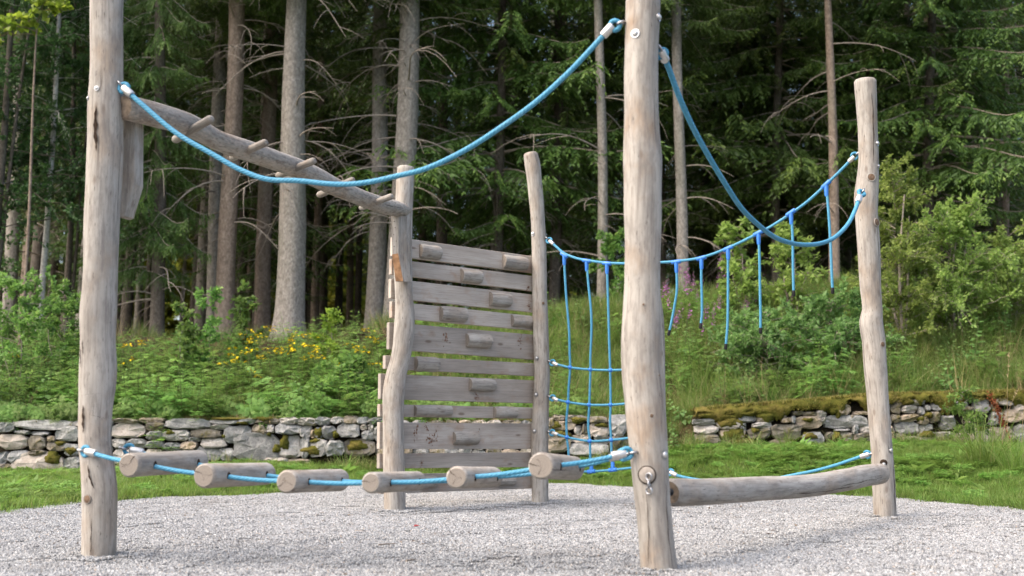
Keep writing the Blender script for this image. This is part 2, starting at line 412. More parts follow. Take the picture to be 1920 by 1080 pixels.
def tube(C, rad, seg=12, caps=True, grain0=0.0, rfun=None, round_end=0.0):
    """swept tube; returns V, F, grain, cap face flags"""
    C = np.asarray(C, dtype=float); n = len(C); rad = np.broadcast_to(np.asarray(rad, dtype=float), (n,)).copy()
    T, N, B = frames(C); s = np.r_[0, np.cumsum(np.linalg.norm(np.diff(C, axis=0), axis=1))]
    a = np.linspace(0, 2 * math.pi, seg, endpoint=False)
    rr = rad[:, None] * np.ones(seg)[None]
    if rfun is not None: rr = rr * rfun(a[None, :], s[:, None])
    if round_end:
        C = np.vstack([C[:1], C, C[-1:]]); C[1] = C[0] + T[0] * round_end; C[-2] = C[-1] - T[-1] * round_end
        rr = np.vstack([rr[:1] - round_end * 0.8, rr, rr[-1:] - round_end * 0.8])
        T = np.vstack([T[:1], T, T[-1:]]); N = np.vstack([N[:1], N, N[-1:]]); B = np.vstack([B[:1], B, B[-1:]]); s = np.r_[s[0], s, s[-1]]; n += 2
    V = C[:, None] + rr[..., None] * (np.cos(a)[None, :, None] * N[:, None] + np.sin(a)[None, :, None] * B[:, None])
    G = np.stack([rr * np.cos(a), rr * np.sin(a), np.broadcast_to(s[:, None] + grain0, rr.shape)], -1)
    i = np.arange(n * seg).reshape(n, seg); j = np.roll(i, -1, axis=1)
    F = np.stack([i[:-1], j[:-1], j[1:], i[1:]], -1).reshape(-1, 4).tolist(); V = V.reshape(-1, 3); G = G.reshape(-1, 3)
    flag = [0] * len(F)
    if caps:
        for k, ring in ((0, i[0][::-1]), (n - 1, i[-1])):
            b0 = len(V); ctr = C[k]
            inner = V[ring] ; V = np.vstack([V, inner, ctr[None]]); G = np.vstack([G, G[ring], [[0, 0, s[k]]]])
            for q in range(seg):
                F.append([b0 + q, b0 + (q + 1) % seg, b0 + seg]); flag.append(1)
    return V, F, G, flag
def tube_obj(name, C, rad, mat, parent, seg=12, **kw):
    V, F, G, fl = tube(C, rad, seg, **kw)
    return obj(name, mesh(name, V, F, mat, True, {'grain': G}), parent)
_lr = np.random.default_rng(5)
def log_rfun(seed, amp=0.03):
    ph = np.random.default_rng(seed).uniform(0, 6.28, 8)
    def f(a, s):
        return 1 + amp * (0.6 * np.sin(2 * a + 1.7 * s + ph[0]) + 0.5 * np.sin(3 * a - 2.9 * s + ph[1]) + 0.45 * np.sin(a + 5.3 * s + ph[2]) + 0.25 * np.sin(5 * a + 11 * s + ph[3]) + 0.2 * np.sin(4 * a - 17 * s + ph[4]))
    return f
def log_obj(name, ctl, n, mat, parent, seed, seg=28, amp=0.03, round_end=0.012, end='end'):
    P = resample(ctl, n)
    V, F, G, fl = tube(P[:, :3], P[:, 3], seg, True, seed * 7.3, log_rfun(seed, amp), round_end)
    return obj(name, mesh(name, V, F, [mat, M[end]], True, {'grain': G}, fl), parent)
def rope_obj(name, pts, r, parent, mat=None, step=0.012, smooth_n=None):
    pts = np.asarray(pts, dtype=float); L = np.sum(np.linalg.norm(np.diff(pts, axis=0), axis=1))
    C = resample(pts, max(6, int(L / step))); r = r * 0.93
    V, F, G, fl = tube(C, r, 14, True, 0, lambda a, s: 1 + 0.04 * np.abs(np.cos(2 * a - 75 * s)) - 0.02)
    ang = np.tile(np.linspace(0, 2 * math.pi, 14, endpoint=False), len(C))
    G[:len(ang), 0] = ang; G[:len(ang), 1] = 0
    return obj(name, mesh(name, V, F, mat or M['rope'], True, {'grain': G}), parent)
def ball(c, r, seg=10, rings=6, axis=None, squash=1.0):
    V = []; F = []
    ax = np.array(axis if axis is not None else (0, 0, 1.0)); ax = ax / np.linalg.norm(ax)
    ref = np.array([1.0, 0, 0]) if abs(ax[0]) < 0.8 else np.array([0, 1.0, 0]); u = np.cross(ax, ref); u /= np.linalg.norm(u); v = np.cross(ax, u)
    for i in range(rings + 1):
        t = math.pi * i / rings
        for j in range(seg):
            p = 2 * math.pi * j / seg
            V.append(np.asarray(c) + r * (math.sin(t) * (math.cos(p) * u + math.sin(p) * v) + squash * math.cos(t) * ax))
    for i in range(rings):
        for j in range(seg):
            F.append((i * seg + j, (i + 1) * seg + j, (i + 1) * seg + (j + 1) % seg, i * seg + (j + 1) % seg))
    return V, F
def ring(c, n, Rr, r, seg=16, sub=8):
    ax = np.asarray(n, dtype=float); ax /= np.linalg.norm(ax); ref = np.array([0, 0, 1.0]) if abs(ax[2]) < 0.8 else np.array([1.0, 0, 0])
    u = np.cross(ax, ref); u /= np.linalg.norm(u); v = np.cross(ax, u); V = []; F = []
    for i in range(seg):
        p = 2 * math.pi * i / seg; d = math.cos(p) * u + math.sin(p) * v
        for j in range(sub):
            q = 2 * math.pi * j / sub; V.append(np.asarray(c) + d * (Rr + r * math.cos(q)) + ax * r * math.sin(q))
    for i in range(seg):
        for j in range(sub):
            F.append((i * sub + j, ((i + 1) % seg) * sub + j, ((i + 1) % seg) * sub + (j + 1) % sub, i * sub + (j + 1) % sub))
    return V, F
def merge(*vf):
    V = []; F = []
    for v, f in vf:
        k = len(V); V += [tuple(p) for p in v]; F += [tuple(int(i) + k for i in q) for q in f]
    return V, F
def part(name, vf, mat, parent, smooth=True):
    return obj(name, mesh(name, vf[0], vf[1], mat, smooth), parent)
def bolt(parent, p, nrm, r=0.018):
    nrm = np.asarray(nrm, dtype=float); nrm /= np.linalg.norm(nrm); p = np.asarray(p)
    V, F, G, fl = tube([p - nrm * 0.01, p + nrm * 0.004], r * 1.25, 14)
    o = part('washer', (V, F), M['steel'], parent, False)
    b = ball(p + nrm * 0.004, r * 0.85, 12, 8, nrm, 0.7)
    obj('bolt_cap', mesh('bolt_cap', b[0], b[1], M['alu']), parent)
def ferrule(parent, a, b, r):
    a = np.asarray(a, dtype=float); b = np.asarray(b, dtype=float); C = np.array([a, a * .92 + b * .08, a * .5 + b * .5, a * .08 + b * .92, b])
    V, F, G, fl = tube(C, [r * .86, r, r * 1.03, r, r * .86], 14)
    part('ferrule', (V, F), M['alu'], parent)

# ---------------------------------------------------------------- posts
class Post:
    def __init__(s, name, rows, label, seed, mat='post', extend=None, amp=0.03):
        rows = sorted(rows, key=lambda r: -r[0])                     # base first
        y0, xl, xr = rows[0]
        b = onZ((xl + xr) / 2, y0, 0.0); s.Y = b[1]; s.base = b
        ctl = []
        for (y, l, r) in rows:
            c = onY((l + r) / 2, y, s.Y); ctl.append([*c, (r - l) / 2 * mpp(c)])
        s.ctl = np.array(ctl)
        first = s.ctl[0].copy(); first[2] = -0.15
        pts = [first] + list(s.ctl[0:])
        if extend:
            last = s.ctl[-1]; d = last[:3] - s.ctl[-3][:3]; d /= np.linalg.norm(d)
            pts += [np.r_[last[:3] + d * extend * .5, last[3]], np.r_[last[:3] + d * extend, last[3] * .97]]
        s.root = thing(name, label, 'post', (b[0], b[1], 0), 'playground posts')
        log_obj('log', pts, 90, M[mat], s.root, seed, 32, amp, 0.014)
    def at(s, py):
        """centre and radius at a pixel height"""
        yy = np.array([c[2] for c in s.ctl]); z = onY(960, py, s.Y)[2]
        o = np.argsort(yy); return np.array([np.interp(z, yy[o], s.ctl[o, 0]), s.Y, z]), np.interp(z, yy[o], s.ctl[o, 3])
    def surf(s, px, py, lift=0.0):
        c, r = s.at(py); q = onY(px, py, s.Y); k = np.clip((q[0] - c[0]) / r, -0.97, 0.97); th = math.asin(k)
        n = np.array([math.sin(th), -math.cos(th), 0]); return c + n * (r + lift), n
    def bolt(s, px, py, r=0.018):
        p, n = s.surf(px, py); bolt(s.root, p, n, r)
    def crack(s, x0, y0, x1, y1, wpx, bend=0.0):
        V = []; F = []; n = 12
        for i in range(n + 1):
            t = i / n; wd = wpx * math.sin(math.pi * t) ** 0.7 * (0.75 + 0.35 * math.sin(t * 23 + x0)) * 0.5 + 0.15
            x = x0 + (x1 - x0) * t + bend * math.sin(math.pi * t) + 0.6 * math.sin(t * 17 + y0); y = y0 + (y1 - y0) * t
            for e in (-1, 1): V.append(s.surf(x + e * wd, y, 0.0025 + 0.03 * s.at(y)[1])[0])
        for i in range(n): F.append((2 * i, 2 * i + 1, 2 * i + 3, 2 * i + 2))
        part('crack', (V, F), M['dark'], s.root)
    def knot(s, px, py, rpx):
        p, n = s.surf(px, py, 0.03 * s.at(py)[1]); r = rpx * mpp(p)
        kn = part('knot', ball(p, r, 14, 6, n, 0.22), M['knot'], s.root)
        q = ring(p - n * r * 0.02, n, r * 1.05, r * 0.16, 18, 6); obj('knot_rim', mesh('knot_rim', q[0], q[1], M['post']), s.root)

P1 = Post('timber_post', [(0, 170, 230), (100, 172, 230), (150, 170, 230), (200, 167, 230), (250, 166, 229), (300, 164, 228), (350, 162, 225), (400, 160, 223), (450, 159, 221), (500, 158, 219), (540, 156, 218), (590, 151, 217), (640, 152, 215), (690, 150, 217), (720, 149, 216), (770, 149, 210), (800, 149, 209), (840, 150, 209), (880, 153, 215), (920, 155, 219), (960, 155, 219), (1000, 154, 218), (1046, 153, 216)],
          'tall grey debarked log post at the far left, its top out of the picture', 1, 'post', 0.45)
P3 = Post('timber_post', [(0, 1174, 1238), (50, 1172, 1236), (100, 1171, 1234), (150, 1170, 1234), (200, 1170, 1235), (250, 1169, 1237), (300, 1168, 1242), (350, 1169, 1241), (400, 1169, 1240), (450, 1170, 1239), (500, 1170, 1238), (540, 1170, 1238), (590, 1167, 1240), (640, 1165, 1241), (700, 1167, 1242), (750, 1172, 1247), (800, 1176, 1250), (850, 1181, 1252), (900, 1186, 1254), (950, 1192, 1257), (1000, 1197, 1262), (1040, 1199, 1266), (1070, 1201, 1270)],
          'tall thick log post nearest the camera, with shackle recess near its foot', 2, 'post_warm', 0.45)
WL = Post('timber_post', [(313, 745, 778), (340, 743, 776), (380, 741, 774), (420, 739, 773), (450, 738, 773), (500, 738, 773), (550, 740, 774), (590, 740, 777), (620, 738, 777), (650, 736, 773), (680, 731, 768), (700, 725, 763), (730, 719, 760), (770, 718, 757), (820, 718, 757), (870, 718, 758), (900, 719, 759), (958, 720, 760)],
          'crooked log post bending left, at the left side of the climbing wall', 3)
WR = Post('timber_post', [(287, 981, 1008), (310, 984, 1014), (330, 987, 1016), (380, 992, 1020), (420, 995, 1022), (450, 996, 1024), (500, 997, 1025), (550, 998, 1026), (600, 999, 1028), (640, 1000, 1029), (700, 1002, 1031), (730, 1001, 1030), (780, 998, 1029), (820, 996, 1028), (850, 995, 1028), (942, 997, 1028)],
          'slender log post with leaning top, between the climbing wall and the rope net', 4)
RP = Post('timber_post', [(150, 1602, 1642), (165, 1603, 1642), (200, 1606, 1643), (250, 1610, 1645), (300, 1611, 1647), (340, 1607, 1647), (370, 1603, 1646), (400, 1604, 1645), (450, 1607, 1648), (500, 1610, 1650), (540, 1613, 1651), (580, 1617, 1654), (605, 1612, 1655), (640, 1617, 1660), (700, 1621, 1663), (750, 1626, 1666), (800, 1630, 1670), (850, 1634, 1674), (900, 1636, 1678), (972, 1639, 1680)],
          'knobbly grey log post at the right, with a flat sawn top', 6)
HP = Post('timber_post', [(545, 1216, 1236), (570, 1213, 1241), (600, 1212, 1244), (640, 1211, 1246), (750, 1212, 1248), (850, 1214, 1250), (950, 1216, 1253)],
          'short log post mostly hidden behind the nearest tall post', 7)

# post fittings and marks
P1.bolt(193, 175, 0.012); P1.bolt(172, 189, 0.011); P1.knot(176, 934, 7.5)
P1.crack(193, 208, 194, 292, 8, -2); P1.crack(173, 150, 168, 176, 5); P1.crack(168, 760, 168, 812, 5); P1.crack(178, 870, 190, 915, 4, -3); P1.crack(185, 970, 183, 1042, 1.5)
for (x0, y0, x1, y1) in ((164, 742, 202, 738), (177, 762, 194, 763), (181, 778, 203, 784), (160, 650, 163, 690), (166, 640, 168, 668)):
    P1.crack(x0, y0, x1, y1, 1.6)
P3.bolt(1188, 73, 0.020); P3.bolt(1233, 38, 0.018); P3.bolt(1242, 852, 0.019)
P3.crack(1208, 922, 1212, 1060, 1.2, 3); P3.crack(1244, 905, 1256, 1062, 1.3, -3); P3.knot(1202, 575, 2.5); P3.knot(1232, 705, 2.5); P3.knot(1217, 780, 4)
WR.bolt(999, 440, 0.018); WR.bolt(1006, 672); WR.bolt(1005, 740); WR.bolt(1002, 808); WR.knot(1018, 570, 3)
RP.bolt(1641, 272); RP.bolt(1643, 314, 0.012); RP.bolt(1664, 844); RP.knot(1638, 420, 7); RP.knot(1627, 337, 7); RP.knot(1648, 647, 5); RP.crack(1628, 180, 1631, 310, 1.5, 2); RP.crack(1668, 860, 1673, 960, 1.2)
p, n = RP.surf(1650, 867); part('bolt_hole', ball(p, 0.028, 12, 6, n, 0.3), M['dark'], RP.root); bolt(RP.root, p + n * 0.012 + np.array([0, 0, -0.01]), n, 0.011)
# shackle recess on the near post
p, n = P3.surf(1209, 889); side = np.cross(n, (0, 0, 1.0))
part('recess_plate', ball(p + n * 0.002, 0.042, 20, 6, n, 0.12), mat_simple('pale_recess_wood', (0.30, 0.265, 0.23), 0.7, 0.2), P3.root)
q = ring(p + n * 0.0, n, 0.043, 0.0035, 22, 6); obj('recess_rim', mesh('recess_rim', q[0], q[1], M['dark']), P3.root)
lk = [ring(p + n * 0.018 - side * 0.012 + np.array([0, 0, -0.008 - 0.034 * k]), (side if k % 2 else n + 0.5 * side), 0.017, 0.0052, 14, 6) for k in range(3)]
for v, f in lk: obj('chain_link', mesh('chain_link', v, f, M['steel']), P3.root)

def seg(p, q, t): return np.asarray(p) * (1 - t) + np.asarray(q) * t
def eye_end(parent, post_pt, rope_pt, r=0.016):
    """eye bolt at the post with a thimble loop of rope"""
    a = np.asarray(post_pt); b = np.asarray(rope_pt); d = b - a; L = np.linalg.norm(d); d /= L
    up = np.cross(d, (0, 1.0, 0)); up /= np.linalg.norm(up) + 1e-9; nn = np.cross(d, up)
    v, f = ring(a + d * 0.012, up, 0.020, 0.007, 14, 6); obj('eye_bolt', mesh('eye_bolt', v, f, M['steel']), parent)
    t = np.linspace(-2.5, 2.5, 13); c = a + d * 0.045
    pts = [b] + [c + (-d * math.cos(x) * 0.026 + up * math.sin(x) * 0.026) for x in t] + [b]
    tube_obj('rope_eye', pts, r * 0.85, M['rope'], parent, 10)

# handrail rope between the left post and the near post
def plan(P): return P.base[:2]
def rope_thing(name, label, A, B, px, r, ferr=((0, 1), (0, 1)), eyes=(True, True)):
    pts = [onP(x, y, A, B) for x, y in px]
    t = thing(name, label, 'rope', tuple(pts[0]), 'handrail ropes')
    rope_obj('rope', pts[1:-1], r, t)
    for (e, i, j) in ((0, 1, 2), (1, -2, -3)):
        a, b = pts[i], pts[j]
        d = (b - a) / np.linalg.norm(b - a)
        ferrule(t, a, a + d * 0.075, r * 1.5)
        eye_end(t, pts[0 if e == 0 else -1], a + d * 0.01, r)
    return t, pts
A1 = plan(P1) + np.array([0.05, -0.05]); A3 = plan(P3) + np.array([-0.05, -0.03])
rope_thing('handrail_rope', 'sagging blue rope strung high between the left post and the nearest post', A1, A3,
           [(224, 155), (231, 164), (262, 192), (330, 249), (400, 290), (450, 318), (500, 336), (560, 339), (620, 345), (660, 345), (700, 340), (740, 331), (790, 319), (830, 303), (880, 277), (930, 245), (1000, 195), (1060, 142), (1110, 90), (1148, 48), (1168, 42)], 0.0155)
rope_thing('handrail_rope', 'sagging blue rope strung high between the nearest post and the right post', plan(P3) + np.array([0.06, 0.05]), plan(RP) + np.array([-0.02, -0.12]),
           [(1236, 88), (1238, 94), (1250, 118), (1275, 185), (1300, 240), (1330, 295), (1360, 345), (1390, 390), (1420, 420), (1450, 443), (1480, 455), (1510, 459), (1540, 456), (1565, 445), (1590, 420), (1605, 390), (1612, 368), (1618, 357)], 0.0165)
rope_thing('low_rope', 'blue rope hanging low behind the balance beam, tied to the right post', plan(HP), plan(RP) + np.array([-.05, 0]),
           [(1250, 881), (1256, 885), (1268, 891), (1300, 898), (1350, 905), (1410, 904), (1450, 898), (1490, 890), (1530, 882), (1570, 871), (1605, 859), (1630, 851), (1636, 849)], 0.0135)

# ---------------------------------------------------------------- swinging log bridge
br = thing('swing_bridge', 'row of six grey logs threaded on two blue ropes, hung low between posts', 'log bridge', tuple(seg(P1.base, P3.base, .5) * [1, 1, 0]))
def lineY(px):
    a, b = P1.base, P3.base; d = ray(px, 880); k = d[0] / d[1]
    t = (k * a[1] - a[0]) / ((b[0] - a[0]) - k * (b[1] - a[1])); return a[1] + t * (b[1] - a[1])
LOGS = [((241, 872, 23), (374, 865, 21)), ((382, 892, 23), (500, 888, 20.5)), ((537, 903, 22), (638, 900.5, 20.5)), ((695, 905, 20), (784, 902, 18)), ((856, 895.5, 21.5), (925, 895, 19.5)), ((1014, 873.5, 25.5), (1075, 878, 22.5))]
near_pts, far_pts = [], []
for i, (a, b) in enumerate(LOGS):
    Yc = lineY((a[0] + b[0]) / 2) - 0.02
    p = onY(a[0], a[1], Yc - 0.33); q = onY(b[0], b[1], Yc + 0.33)
    ra, rb = a[2] * mpp(p), b[2] * mpp(q)
    ax = (q - p); L = np.linalg.norm(ax)
    o = log_obj('step_log', [[*p, ra], [*seg(p, q, .3), ra * .99], [*seg(p, q, .65), (ra + rb) / 2], [*q, rb]], 30, M['post'], br, 20 + i, 28, 0.02, 0.012)
    # radial check crack on the sawn end
    d = -ax / L; u = np.cross(d, (0, 0, 1.0)); u /= np.linalg.norm(u); vv = np.cross(u, d); th = (2.2, 0.4, -0.5, 0.1, 0.8, 0.2)[i]; dirv = u * math.cos(th) + vv * math.sin(th); sdv = np.cross(dirv, d)
    cr_ = random.Random(40 + i)
    for kk in range(cr_.randint(2, 4)):
        th2 = th + (0 if kk == 0 else cr_.uniform(.7, 5.5)); dirv = u * math.cos(th2) + vv * math.sin(th2); sdv = np.cross(dirv, d); le = (.93 if kk == 0 else cr_.uniform(.35, .8)); ww = cr_.uniform(.5, .9) * (1 if kk == 0 else .5); j1, j2 = cr_.uniform(-.006, .006), cr_.uniform(-.006, .006)
        V = [p + d * 0.0015 + dirv * ra * s_ * le + sdv * (w_ * ww + j_) for s_, w_, j_ in ((-.05, 0, 0), (.3, .0015, j1), (.3, -.0015, j1), (.65, .0025, j2), (.65, -.0025, j2), (1, .0035, 0), (1, -.0035, 0))]
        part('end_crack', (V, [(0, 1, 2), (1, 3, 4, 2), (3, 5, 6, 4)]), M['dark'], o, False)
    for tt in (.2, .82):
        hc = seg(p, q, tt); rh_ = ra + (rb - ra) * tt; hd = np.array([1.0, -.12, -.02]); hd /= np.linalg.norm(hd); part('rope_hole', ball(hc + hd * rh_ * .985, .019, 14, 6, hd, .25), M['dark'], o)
    near_pts.append(seg(p, q, .2)); far_pts.append(seg(p, q, .82))
e1n, _ = P1.surf(158, 843, 0.0); e1f, _ = P1.surf(212, 840); e1f = e1f + np.array([0.02, .12, 0])
e3n, _ = P3.surf(1189, 847, 0.0); e3f = P3.surf(1186, 850, -0.01)[0] + np.array([-0.01, .12, 0])
for pts, a, b in ((near_pts, e1n, e3n), (far_pts, e1f, e3f)):
    s0 = a + (pts[0] - a) / np.linalg.norm(pts[0] - a) * 0.05; s1 = b + (pts[-1] - b) / np.linalg.norm(pts[-1] - b) * 0.05
    allp = [s0] + pts + [s1]
    fine = []
    for i in range(len(allp) - 1):
        for k in range(4): fine.append(seg(allp[i], allp[i + 1], k / 4) - np.array([0, 0, 0.008 * math.sin(math.pi * k / 4)]))
    rope_obj('bridge_rope', fine + [allp[-1]], 0.0128, br)
    for (e, s_, t_) in ((a, s0, pts[0]), (b, s1, pts[-1])):
        d = (t_ - s_) / np.linalg.norm(t_ - s_); ferrule(br, s_, s_ + d * 0.075, 0.021); eye_end(br, e, s_ + d * 0.01, 0.0128)

# ---------------------------------------------------------------- balance beam
Ab = plan(P3) + np.array([0.08, 0.16]); Bb = plan(RP) + np.array([0.03, -0.13])
bm = thing('balance_beam', 'thick grey log beam lying low between the nearest post and the right post', 'beam', (Ab[0], Ab[1], 0.3))
ctl = []
for x, y, th in ((1256, 924, 53), (1320, 922, 50), (1420, 916.5, 47), (1520, 910.5, 43), (1580, 901, 42), (1620, 892, 41), (1652, 888, 38)):
    c = onP(x, y, Ab, Bb); ctl.append([*c, th / 2 * mpp(c) * 0.98])
log_obj('log', ctl, 70, M['post'], bm, 31, 30, 0.025, 0.02, 'end_dark')
ctl = np.array(ctl); d = ctl[0, :3] - ctl[1, :3]; d /= np.linalg.norm(d)
e = ctl[0, :3] + d * 0.003
part('bolt_hole', ball(e + np.array([0.0, -.03, 0.005]), 0.02, 12, 6, d, 0.4), M['black'], bm)
for k, (s0, s1) in enumerate(((0.03, 0.30), (0.62, 0.97), (0.45, 0.8))):
    Pn = resample(ctl, 60); V = []
    off = (-0.62, -0.25, -0.5)[k]
    for i in range(13):
        c = Pn[int((s0 + (s1 - s0) * i / 12) * 59)]; a = off + 0.05 * math.sin(i * 1.7); wv = 0.0035 * math.sin(math.pi * i / 12) + .0006
        nn = np.array([0.55 * math.cos(a), -0.83 * math.cos(a), math.sin(a)]); V += [c[:3] + nn * c[3] * 1.035 + np.array([0, 0, wv]), c[:3] + nn * c[3] * 1.035 - np.array([0, 0, wv])]
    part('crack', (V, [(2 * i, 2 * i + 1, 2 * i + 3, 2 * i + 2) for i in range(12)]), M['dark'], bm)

# ---------------------------------------------------------------- overhead beam with pegs
Ap = plan(P1) + np.array([0.10, 0.16]); Bp = plan(WL) + np.array([0.02, -0.12])
pb = thing('peg_beam', 'sloping overhead log beam with round climbing pegs sticking out both sides', 'beam', (Ap[0], Ap[1], 2.3))
ctl = []
for x, y, th in ((231, 200, 52), (300, 218, 50), (353, 234, 47), (407, 262, 42), (460, 281, 43), (505, 297, 41), (552, 314, 40), (590, 331, 40), (627, 350, 36), (665, 366, 33), (702, 380, 33), (740, 390, 32), (762, 395, 25)):
    c = onP(x, y, Ap, Bp); ctl.append([*c, th / 2 * mpp(c) * 0.93])
log_obj('log', ctl, 90, M['beam'], pb, 41, 28, 0.03, 0.018, 'end_dark')
beam_ctl = np.array(ctl)
for (rx, ry, tx, ty, lx, ly) in ((344, 227, 394, 221, 325, 264), (452, 271, 496, 266, 432, 297), (545, 304, 587, 300, 518, 331), (620, 338, 660, 336, 595, 367), (695, 371, 732, 367, 674, 391)):
    c = onP(rx, (ry + ly) / 2 - 4, Ap, Bp); Yc = c[1]
    a = onY(tx + 5, ty, Yc - 0.17); b = onY(lx, ly, Yc + 0.13); d = (a - b) / np.linalg.norm(a - b)
    a = a - d * 0.01; b = b + d * 0.01
    C = [b, b + d * 0.006, b + d * 0.018, seg(a, b, .5), a - d * 0.018, a - d * 0.006, a]
    tube_obj('peg', C, [0.012, 0.021, 0.026, 0.0265, 0.026, 0.021, 0.012], M['peg'], pb, 16)

def box_pts(corners_front, thick, nrm):
    f = [np.asarray(c) for c in corners_front]; b = [c + np.asarray(nrm) * thick for c in f]; n = len(f)
    return f + b, [tuple(range(n))[::-1], tuple(range(n, 2 * n))] + [(i, (i + 1) % n, n + (i + 1) % n, n + i) for i in range(n)]
def board(name, vf, mat, parent, origin=None, xdir=(1, 0, 0)):
    V = np.array(vf[0]); o = V.mean(0) if origin is None else np.asarray(origin); xd = np.asarray(xdir) / np.linalg.norm(xdir); yd = np.cross((0, 0, 1.0), xd)
    G = np.stack([(V - o) @ xd, (V - o)[:, 2], (V - o) @ yd], 1) + o * 3.1
    if xd[2] > .7: G = V - o
    ob = obj(name, mesh(name, V, vf[1], mat, False, {'grain': G}), parent)
    md = ob.modifiers.new('bevel', 'BEVEL'); md.width = 0.004; md.segments = 2; md.limit_method = 'ANGLE'
    return ob
# the two support cleats under the ends of the peg beam
Yk = P1.Y + 0.12
board('support_cleat', box_pts([onY(x, y, Yk) for x, y in ((224, 222), (253, 227), (252, 345), (234, 405), (224, 408))], 0.09, (0.25, 0.97, 0)), M['post'], pb, None, (0, .2, 1))
Yk = WL.Y - 0.15
cl = board('support_cleat', box_pts([onY(x, y, Yk) for x, y in ((733, 403), (748, 404), (747, 474), (757, 528), (741, 528), (735, 476))], 0.10, (0.67, 0.5, 0)), M['post'], pb, None, (0, .2, 1))
fc = part('cut_face', ([onY(x, y, Yk - .004) for x, y in ((735, 477), (746.5, 475), (756, 527.5), (742, 527.5))], [(0, 1, 2, 3)]), M['fresh'], cl, False); fc['label'] = 'raw orange cut face'
for x, y in ((739, 415), (741, 427), (738, 440), (743, 452), (739, 462)): part('nail', ball(onY(x, y, Yk - .002), .004, 8, 4), M['dark'], cl)

# ---------------------------------------------------------------- climbing wall
A, B = plan(WL), plan(WR); wd = (B - A) / np.linalg.norm(B - A); wn_ = np.array([-wd[1], wd[0]])          # wn_ points away from the camera
Aw = A + wn_ * 0.075; Bw = B + wn_ * 0.075
cw = thing('climbing_wall', 'plank climbing wall with half-log footholds between two log posts', 'climbing wall', (seg(A, B, .5)[0], seg(A, B, .5)[1], 0))
PLK = [(449, 484, 480, 511), (490, 519, 517, 545), (527, 563, 552, 585), (569, 599, 592, 619), (608, 658, 627, 674), (669, 694, 681, 705), (703, 750, 713, 756), (759, 782, 764, 785), (792, 842, 794, 842), (850, 878, 848, 876), (888, 924, 886, 916)]
n3 = np.array([wn_[0], wn_[1], 0]); w3 = np.array([wd[0], wd[1], 0])
pr = random.Random(8)
planks = []
for i, (lt, lb, rt, rb) in enumerate(PLK):
    a0 = onP(775, lt, Aw, Bw); a1 = onP(775, lb, Aw, Bw); b0 = onP(996, rt, Aw, Bw); b1 = onP(996, rb, Aw, Bw)
    sl = (a0 - np.r_[Aw, 0]) @ w3
    ext = sl + (0.0 + pr.uniform(0.0, 0.03)) - (0.10 if i > 4 else 0.07)
    ext = max(ext, 0.1)
    # left end just outside the silhouette of the left post
    row = (lt + lb) / 2; c_, r_ = WL.at(row); lx = onP((c_[0] / (mpp(c_)) + 960) - r_ / mpp(c_) - (6.5 if i not in (0, 1) else 3), row, Aw, Bw)
    sL = (lx - np.r_[Aw, 0]) @ w3 + pr.uniform(-.01, .01); sR = np.linalg.norm(Bw - Aw) + 0.06 + pr.uniform(-.02, .03)
    def at_s(s, za, zb, sa, sb): return np.r_[Aw, 0] + w3 * s + np.array([0, 0, za + (zb - za) * (s - sa) / (sb - sa)])
    s0 = (a0 - np.r_[Aw, 0]) @ w3; s1 = (b0 - np.r_[Aw, 0]) @ w3
    cs = [at_s(sL, a0[2], b0[2], s0, s1), at_s(sR, a0[2], b0[2], s0, s1), at_s(sR, a1[2], b1[2], s0, s1), at_s(sL, a1[2], b1[2], s0, s1)]
    cs = [c + n3 * pr.uniform(-.004, .004) for c in cs[:1]] * 0 + cs
    o = board('plank', box_pts([c + n3 * 0.0 for c in cs], 0.045, n3), M['plank'], cw, None, wd.tolist() + [0])
    planks.append((o, lt, lb))
HOLDS = [(785, 818, 457, 485, 0), (941, 980, 477, 504, 0), (862, 895, 503, 530, 1), (916, 949, 546, 575, 2), (823, 866, 573, 603, 3), (957, 989, 589, 613, 3), (872, 912, 624, 652, 4), (776, 814, 668, 697, 5), (878, 920, 709, 734, 6), (775, 839, 759, 782, 7), (924, 961, 762, 785, 7), (848, 889, 809, 835, 8), (928, 958, 893, 912, 10), (786, 811, 893, 917, 10)]
for k, (x0, x1, y0, y1, pi_) in enumerate(HOLDS):
    a = onP(x0 + 1, (y0 + y1) / 2 - .5, Aw, Bw) - n3 * 0.001; b = onP(x1 + 5, (y0 + y1) / 2 + .5, Aw, Bw) - n3 * 0.001; b[2] = a[2]
    rh = (y1 - y0) / 2 * mpp(a) * 0.98; V = []; G = []; ns = 12; nl = 8
    for i in range(nl):
        t = i / (nl - 1); c = seg(a, b, t) ; sc_ = (0.93 if i in (0, nl - 1) else 1.0) * (1 + 0.03 * math.sin(t * 9 + k)); dt = 0.006 if i == 0 else (-0.006 if i == nl - 1 else 0)
        for j in range(ns + 1):
            th = math.pi * j / ns; V.append(c + (w3 * 0) + np.array([0, 0, 1.0]) * math.cos(th) * rh * sc_ - n3 * math.sin(th) * rh * 0.95 * sc_ * (1 + .03 * math.sin(5 * th + k))); G.append([math.cos(th) * rh, math.sin(th) * rh, t * np.linalg.norm(b - a) + k * 3.3])
    F = []
    for i in range(nl - 1):
        for j in range(ns): q0 = i * (ns + 1) + j; F.append((q0, q0 + 1, q0 + ns + 2, q0 + ns + 1))
    fl = [0] * len(F); F += [tuple(range(ns + 1))[::-1], tuple(range((nl - 1) * (ns + 1), nl * (ns + 1)))]; fl += [1, 1]
    o = obj('foothold', mesh('foothold', V, F, [M['post'], M['end']], False, {'grain': G}, fl), planks[pi_][0])
